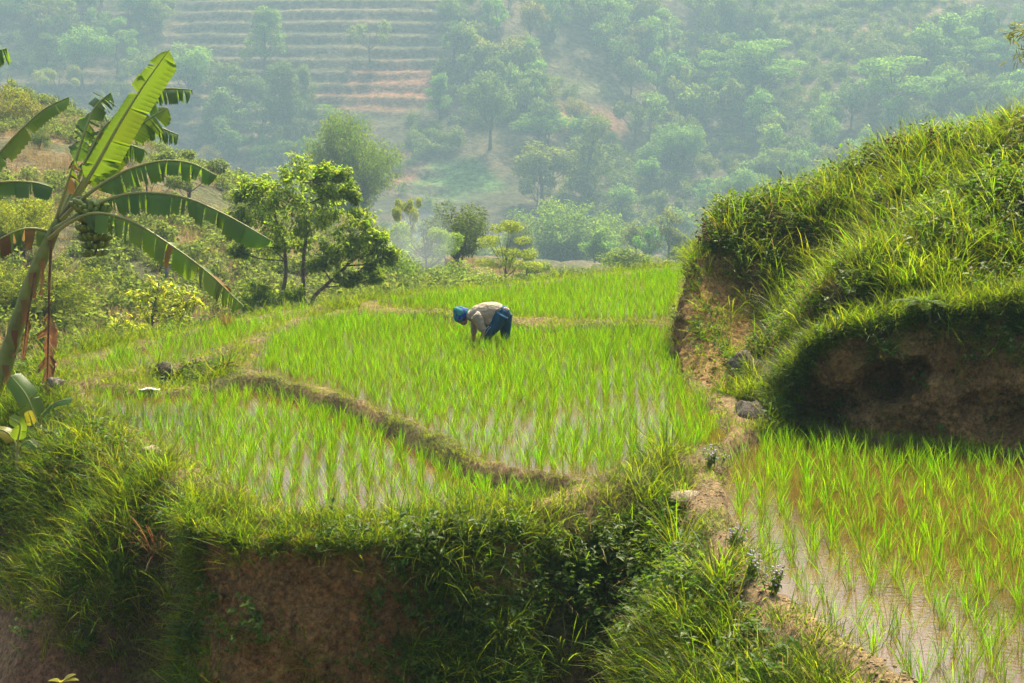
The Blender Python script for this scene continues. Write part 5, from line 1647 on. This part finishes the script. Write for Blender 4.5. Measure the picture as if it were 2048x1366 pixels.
# white plastic sheet on the bund
p = nhit(300, 782)
rg = np.random.default_rng(2)
gx, gy = np.meshgrid(np.linspace(-.14, .14, 12), np.linspace(-.05, .05, 7))
mb = MB(); mb.add(np.stack([gx, gy, .03 + .03 * fbm(gx * 9, gy * 9, 3, 3)], 2).reshape(-1, 3), None, grid_faces(12, 7))
o = mb.build('plastic_sheet', plainmat('white_plastic', (.72, .74, .74), .35, .5), None, True, loc=p)
sm = o.modifiers.new('body', 'SOLIDIFY'); sm.thickness = .004
tag(o, 'scrap of white plastic lying on the bund between strip and curved paddy', 'plastic sheet')
# reddish dry tuft under the arching leaf tip
p = at(455, 652, 24.2); p[2] = float(near(np.array([p[0]]), np.array([p[1]]))[0])
mb = MB(); blades(mb, 60, (.22, .42), .03, (3, 22), (5, 40), (.008, .014), 3, .04, np.random.default_rng(8))
o = mb.build('dry_plant', M['ban_leaf_dry'], None, False, loc=p); tag(o, 'reddish dry plant standing under the lowest arching banana leaf tip', 'dry plant')

# ------------------------------------------------------------------ single plants on the banks
def pinnate(mb, base, dirv, up, L_, npair, plen, sag):
    t = np.linspace(0, 1, 8)
    dirv = np.asarray(dirv, float) / np.linalg.norm(dirv)
    P = base + np.outer(t, dirv) * L_ + np.outer(t ** 2, np.array([0, 0, -sag * L_]))
    mb.tube(P, np.linspace(.004, .0015, 8), 3, False)
    s_ = np.cross(dirv, up); s_ /= np.linalg.norm(s_)
    q = np.linspace(.18, .98, npair)
    Cn = np.stack([np.interp(q, t, P[:, k]) for k in range(3)], 1)
    for sg in (-1, 1):
        D_ = sg * s_ + dirv * .45 + np.array([0, 0, -.15])
        Ls = plen * np.sin(.35 + q * 2.4) * .9 + .01
        mb.add(*leaf_cards(Cn, np.tile(D_, (npair, 1)), np.tile(up, (npair, 1)).astype(float), Ls, Ls * .30, .05))
def frond_plant(name, label, cat, p, n, L_, npair, plen, sag, mat, seed, lift=.6, stem=None):
    rg = np.random.default_rng(seed)
    e_ = empty(name, p); tag(e_, label, cat)
    top = np.zeros(3)
    if stem is not None:
        sp_ = spline(np.asarray(stem) - p, 8); top = sp_[-1]
        mb = MB(); mb.tube(sp_, np.linspace(.028, .012, 8), 7); mb.build('stem', M['ped'], e_, True)
    for k in range(n):
        a = k / n * 6.283 + rg.normal() * .25
        mb = MB(); dv = np.array([math.cos(a), math.sin(a) * .8, lift * rg.uniform(.3, 1.2)])
        pinnate(mb, top + rg.normal(0, .008, 3), dv, np.array([0, 0, 1.0]), L_ * rg.uniform(.75, 1.15), npair, plen, sag * rg.uniform(.6, 1.3))
        mb.build('leaf', M[mat], e_)
    return e_
sb = at(1862, 655, 15.15)
frond_plant('sapling', 'small feathery-leaved sapling growing out of the bank lip above the hollow', 'sapling', sb, 13, .34, 12, .085, .45, 'weed', 3, .55, [sb, at(1858, 632, 15.1), at(1848, 606, 15.1)])
for k, (u, v, lab, mt) in enumerate([(118, 905, 'yellow-green fern on the slope right of the young banana shoots', 'yel_leaf'), (1243, 1075, 'yellow-green fern in the grass below the bund end', 'yel_leaf'),
                                     (215, 1118, 'small pale fern on the grassy slope above the bare earth', 'yel_leaf'), (188, 972, 'little fern beside the dark grass clump', 'yel_leaf'), (1330, 1330, 'fern at the bottom of the weedy slope', 'weed')]):
    p = nhit(u, v)
    frond_plant('fern', lab, 'fern', p + np.array([0, 0, .02]), 7, .24, 13, .05, .5, mt, 50 + k, .9)

def clump(label, u, v, n, h, lean, curl, mat, seed, wd=(.008, .014), name='grass_clump'):
    p = nhit(u, v)
    mb = MB(); blades(mb, n, h, .03, lean, curl, wd, 5, .05, np.random.default_rng(seed))
    o = mb.build(name, M[mat], None, False, loc=p - np.array([0, 0, .02]))
    return tag(o, label, 'grass clump')
M['red_grass'] = leafmat('reddish_grass', (.16, .10, .04), (.36, .20, .07), .45, .5, hue=.05, val=(.6, 1.3))
clump('large spiky grass clump with reddish arching blades on the near slope', 322, 1120, 70, (.35, .85), (10, 60), (20, 75), 'red_grass', 1)
clump('green arching grass clump beside the reddish spiky clump', 345, 1200, 60, (.3, .7), (10, 60), (25, 85), 'grass', 2)
clump('dark drooping grass clump with dry blades above the slope', 250, 955, 70, (.25, .6), (20, 70), (30, 95), 'red_grass', 3)
clump('bright grass clump on the wall corner of the curved paddy', 430, 1040, 60, (.2, .42), (10, 55), (20, 80), 'grass', 4)
clump('tall bright grass clump left of the dirt path', 1360, 1120, 80, (.3, .7), (5, 35), (10, 60), 'grass', 5)
clump('second bright grass clump further down beside the dirt path', 1440, 1180, 80, (.3, .7), (5, 40), (10, 60), 'grass', 6)
clump('lush grass clump where the bund meets the near slope', 1290, 1010, 80, (.25, .55), (10, 55), (20, 80), 'grass', 7)
clump('rushy grass clump at the foot of the hollowed bank', 1590, 868, 70, (.2, .5), (10, 60), (20, 80), 'grass', 8)
clump('grass clump at the paddy corner above the flat tan stone', 1330, 915, 60, (.25, .5), (10, 50), (20, 70), 'grass', 9)
clump('thin grass clump low on the brown wall', 705, 1290, 26, (.3, .6), (10, 50), (25, 85), 'grass', 10)
clump('grass clump rooted at the wall foot near the broad-leaved plant', 930, 1330, 50, (.3, .6), (10, 50), (25, 85), 'grass', 11)
clump('bright grass clump at the bottom right of the weedy slope', 1130, 1330, 60, (.3, .65), (10, 50), (25, 85), 'grass', 12)

def flower_shrub(label, p, n, h, mat, seed, flower=None, fs=.012, name='weed_plant', lf=(.03, .06), spread=.5):
    rg = np.random.default_rng(seed)
    e_ = empty(name, p); tag(e_, label, 'weed')
    sb_, lb, fb_ = MB(), MB(), MB()
    for k in range(n):
        a = rg.uniform(0, 6.28); H = rg.uniform(*h); ln = rg.uniform(.05, spread)
        tip = np.array([math.cos(a) * H * ln, math.sin(a) * H * ln, H]); b = np.array([rg.normal() * .03, rg.normal() * .03, 0])
        sb_.tube(curve3(b, b + tip, (0, 0, .02), 4), [.004, .003, .0025, .0015], 4, False)
        m = 14
        Cn = b + tip * rg.uniform(.2, .98, m)[:, None]; Ls = rg.uniform(lf[0], lf[1], m)
        lb.add(*leaf_cards(Cn, rdir(m, rg) + np.array([0, 0, .1]), rdir(m, rg) * .5 + np.array([0, 0, 1.0]), Ls, Ls * .45))
        if flower:
            for q in range(4):
                fb_.ball(b + tip * rg.uniform(.9, 1.05) + rg.normal(0, .02, 3), fs * rg.uniform(.7, 1.2), 6, 4)
    sb_.build('stem', M['ped'], e_); lb.build('leaf', M[mat], e_)
    if flower: fb_.build('flowers', M[flower], e_)['kind'] = 'stuff'
    return e_
M['white_fl'] = plainmat('white_flower', (.75, .75, .70), .8)
M['brown_fl'] = plainmat('brown_seed_head', (.20, .10, .05), .9)
M['violet_fl'] = plainmat('pale_violet_flower', (.55, .50, .58), .8)
def wallp(u, v): 
    return nhit(u, v)
flower_shrub('leafy plant with small white flowers on the brown wall', at(775, 1185, 11.55), 14, (.15, .38), 'weed', 1, 'white_fl', .010)
flower_shrub('weed with brown flower heads on the end of the high bank', at(1408, 512, 20.75), 12, (.2, .52), 'weed', 2, 'brown_fl', .016, spread=.35)
flower_shrub('weed with brown flower heads on the crest of the high bank', at(1795, 348, 20.9), 12, (.25, .55), 'weed', 3, 'brown_fl', .018, spread=.4)
flower_shrub('leafy weed with dark heads further up the bank crest', at(1862, 322, 20.7), 9, (.25, .5), 'weed', 4, 'brown_fl', .018, spread=.4)
for k, (u, v, lab) in enumerate([(1470, 1100, 'pale violet flowering weed beside the dirt path bend'), (1500, 1160, 'pale violet flowering weed halfway along the dirt path'), (1420, 935, 'pale flowering weed at the paddy corner above the path'),
                                 (1545, 1190, 'pale violet flowering weed at the lower end of the path grass')]):
    flower_shrub(lab, nhit(u, v), 9, (.08, .2), 'weed', 10 + k, 'violet_fl', .008)
def broad_plant(label, p, n, L_, mat, seed, name='broad_leaved_plant'):
    rg = np.random.default_rng(seed)
    e_ = empty(name, p); tag(e_, label, 'plant')
    for k in range(n):
        a = k / n * 6.28 + rg.normal() * .2
        dv = np.array([math.cos(a), math.sin(a) * .7, rg.uniform(.3, .9)]); dv /= np.linalg.norm(dv)
        l_ = L_ * rg.uniform(.7, 1.1)
        mb = MB(); s_ = np.cross(dv, (0, 0, 1.0)); s_ /= np.linalg.norm(s_); V = []
        for j in range(7):
            t = j / 6; wdt = l_ * .24 * math.sin(math.pi * (t * .92 + .04)) ** .8
            c = dv * l_ * (.15 + t) + np.array([0, 0, -.35 * l_ * t * t])
            V += [c - s_ * wdt + np.array([0, 0, .12 * wdt]), c, c + s_ * wdt + np.array([0, 0, .12 * wdt])]
        mb.add(V, None, grid_faces(3, 7))
        mb.tube([(0, 0, 0), dv * l_ * .16], .004, 4, False)
        mb.build('leaf', M[mat], e_, True)
broad_plant('broad-leaved green plant low on the shaded wall foot', at(828, 1325, 11.3), 6, .17, 'weed', 1)
broad_plant('yellow-leaved plant peeking in at the bottom edge', at(122, 1366, 11.2), 5, .14, 'ban_leaf_yel', 2)
broad_plant('broad-leaved weed among the rim grass of the curved paddy', nhit(540, 1075), 6, .09, 'weed', 3)

# bamboo leaning in from beyond the right edge
bp = np.array([7.5, 17.5, float(near(np.array([7.5]), np.array([17.5]))[0])])
bb = empty('bamboo_plant', bp); tag(bb, 'bamboo leaning in at the right edge with narrow leaf sprays', 'bamboo')
rg = np.random.default_rng(9)
M['bam_leaf'] = leafmat('bamboo_leaf', (.10, .13, .03), (.28, .32, .04), .45, .45, hue=.03)
for k, tips in enumerate([[(2120, 200), (2100, 90), (2060, 60), (2012, 72)], [(2130, 250), (2110, 150), (2075, 90), (2030, 118)], [(2120, 330), (2090, 262), (2060, 235), (2024, 250)], [(2130, 340), (2100, 280), (2070, 262), (2030, 285)]]):
    P = spline([bp] + [at(u, v, 17.3) for u, v in tips], 18)
    mb = MB(); mb.tube(P, np.linspace(.022, .003, 18), 6)
    cu = mb.build('culm', M['ped'], bb, True, bp)
    m = 90; q = rg.uniform(.55, 1.0, m)
    Cn = np.stack([np.interp(q, np.linspace(0, 1, 18), P[:, i]) for i in range(3)], 1) + rg.normal(0, .05, (m, 3))
    D_ = rdir(m, rg) + np.array([-.4, 0, -.5]); Ls = rg.uniform(.09, .17, m)
    mb = MB(); mb.add(*leaf_cards(Cn, D_, rdir(m, rg), Ls, Ls * .16, .05))
    mb.build('leaf_spray', M['bam_leaf'], cu, False, bp)

# field hut on the far slope
hp = hit(1662, 206, 150)
hut = empty('field_hut', hp); tag(hut, 'small grey-roofed field hut on the tan track of the far slope', 'hut')
s_ = hp[1] / F
mb = MB(); w2, d2, h2 = 22 * s_, 1.6, 1.3
mb.add([(x, y, z) for x in (-w2, w2) for y in (-d2, d2) for z in (-.6, h2)], None, [(0, 1, 3, 2), (4, 6, 7, 5), (0, 4, 5, 1), (2, 3, 7, 6), (0, 2, 6, 4), (1, 5, 7, 3)])
mb.build('wall', plainmat('hut_wall', (.20, .15, .10), .9), hut)
mb = MB(); mb.add([(-w2 * 1.15, -d2 * 1.3, h2 - .1), (w2 * 1.15, -d2 * 1.3, h2 - .1), (w2 * 1.15, 0, h2 + .8), (-w2 * 1.15, 0, h2 + .8), (-w2 * 1.15, d2 * 1.3, h2 - .1), (w2 * 1.15, d2 * 1.3, h2 - .1)], None, [(0, 1, 2, 3), (3, 2, 5, 4)])
o = mb.build('roof', plainmat('hut_roof', (.42, .40, .38), .8), hut); o.modifiers.new('thick', 'SOLIDIFY').thickness = .12

# ------------------------------------------------------------------ smoke drifting below the dark tree
m, n, l = new_mat('drifting_smoke')
out = n.new('ShaderNodeOutputMaterial'); p = n.new('ShaderNodeVolumePrincipled')
p.inputs['Color'].default_value = (.70, .82, .95, 1); p.inputs['Density'].default_value = .075; p.inputs['Anisotropy'].default_value = .1
l.new(p.outputs[0], out.inputs['Volume'])
mb = MB()
mb.tube(spline([at(800, 600, 82), at(812, 545, 82), at(828, 500, 82), at(848, 455, 82), at(878, 400, 82)], 20), np.interp(np.linspace(0, 1, 20), [0, .2, .45, .7, 1], [.6, 1.7, 2.2, 1.6, .1]), 24)
V = np.concatenate(mb.V); V += np.stack([fbm(V[:, 0] * .5, V[:, 1] * .5, V[:, 2] * .5, 2) * .7, 0 * V[:, 0], fbm(V[:, 0] * .6 + 9, V[:, 1] * .6, V[:, 2] * .6, 2) * .4], 1); mb.V = [V]
o = mb.build('smoke', m, None, True)
tag(o, 'thin blue smoke drifting up beside the dark round tree', 'smoke', kind='stuff')
# ------------------------------------------------------------------ haze in the valley air
def haze_box():
    m, n, l = new_mat('haze_air')
    out = n.new('ShaderNodeOutputMaterial')
    p = n.new('ShaderNodeVolumePrincipled')
    p.inputs['Color'].default_value = (.275, .42, .52, 1)
    p.inputs['Density'].default_value = .00135
    p.inputs['Anisotropy'].default_value = .1
    l.new(p.outputs[0], out.inputs['Volume'])
    mb = MB()
    x0, x1, y0, y1, z0, z1 = -530, 640, -12, 810, -75, 108
    V = [(x, y, z) for x in (x0, x1) for y in (y0, y1) for z in (z0, z1)]
    mb.add(V, None, [(0, 1, 3, 2), (4, 6, 7, 5), (0, 4, 5, 1), (2, 3, 7, 6), (0, 2, 6, 4), (1, 5, 7, 3)])
    o = mb.build('haze', m)
    tag(o, 'pale blue haze filling the valley air', 'haze', kind='stuff')
haze_box()
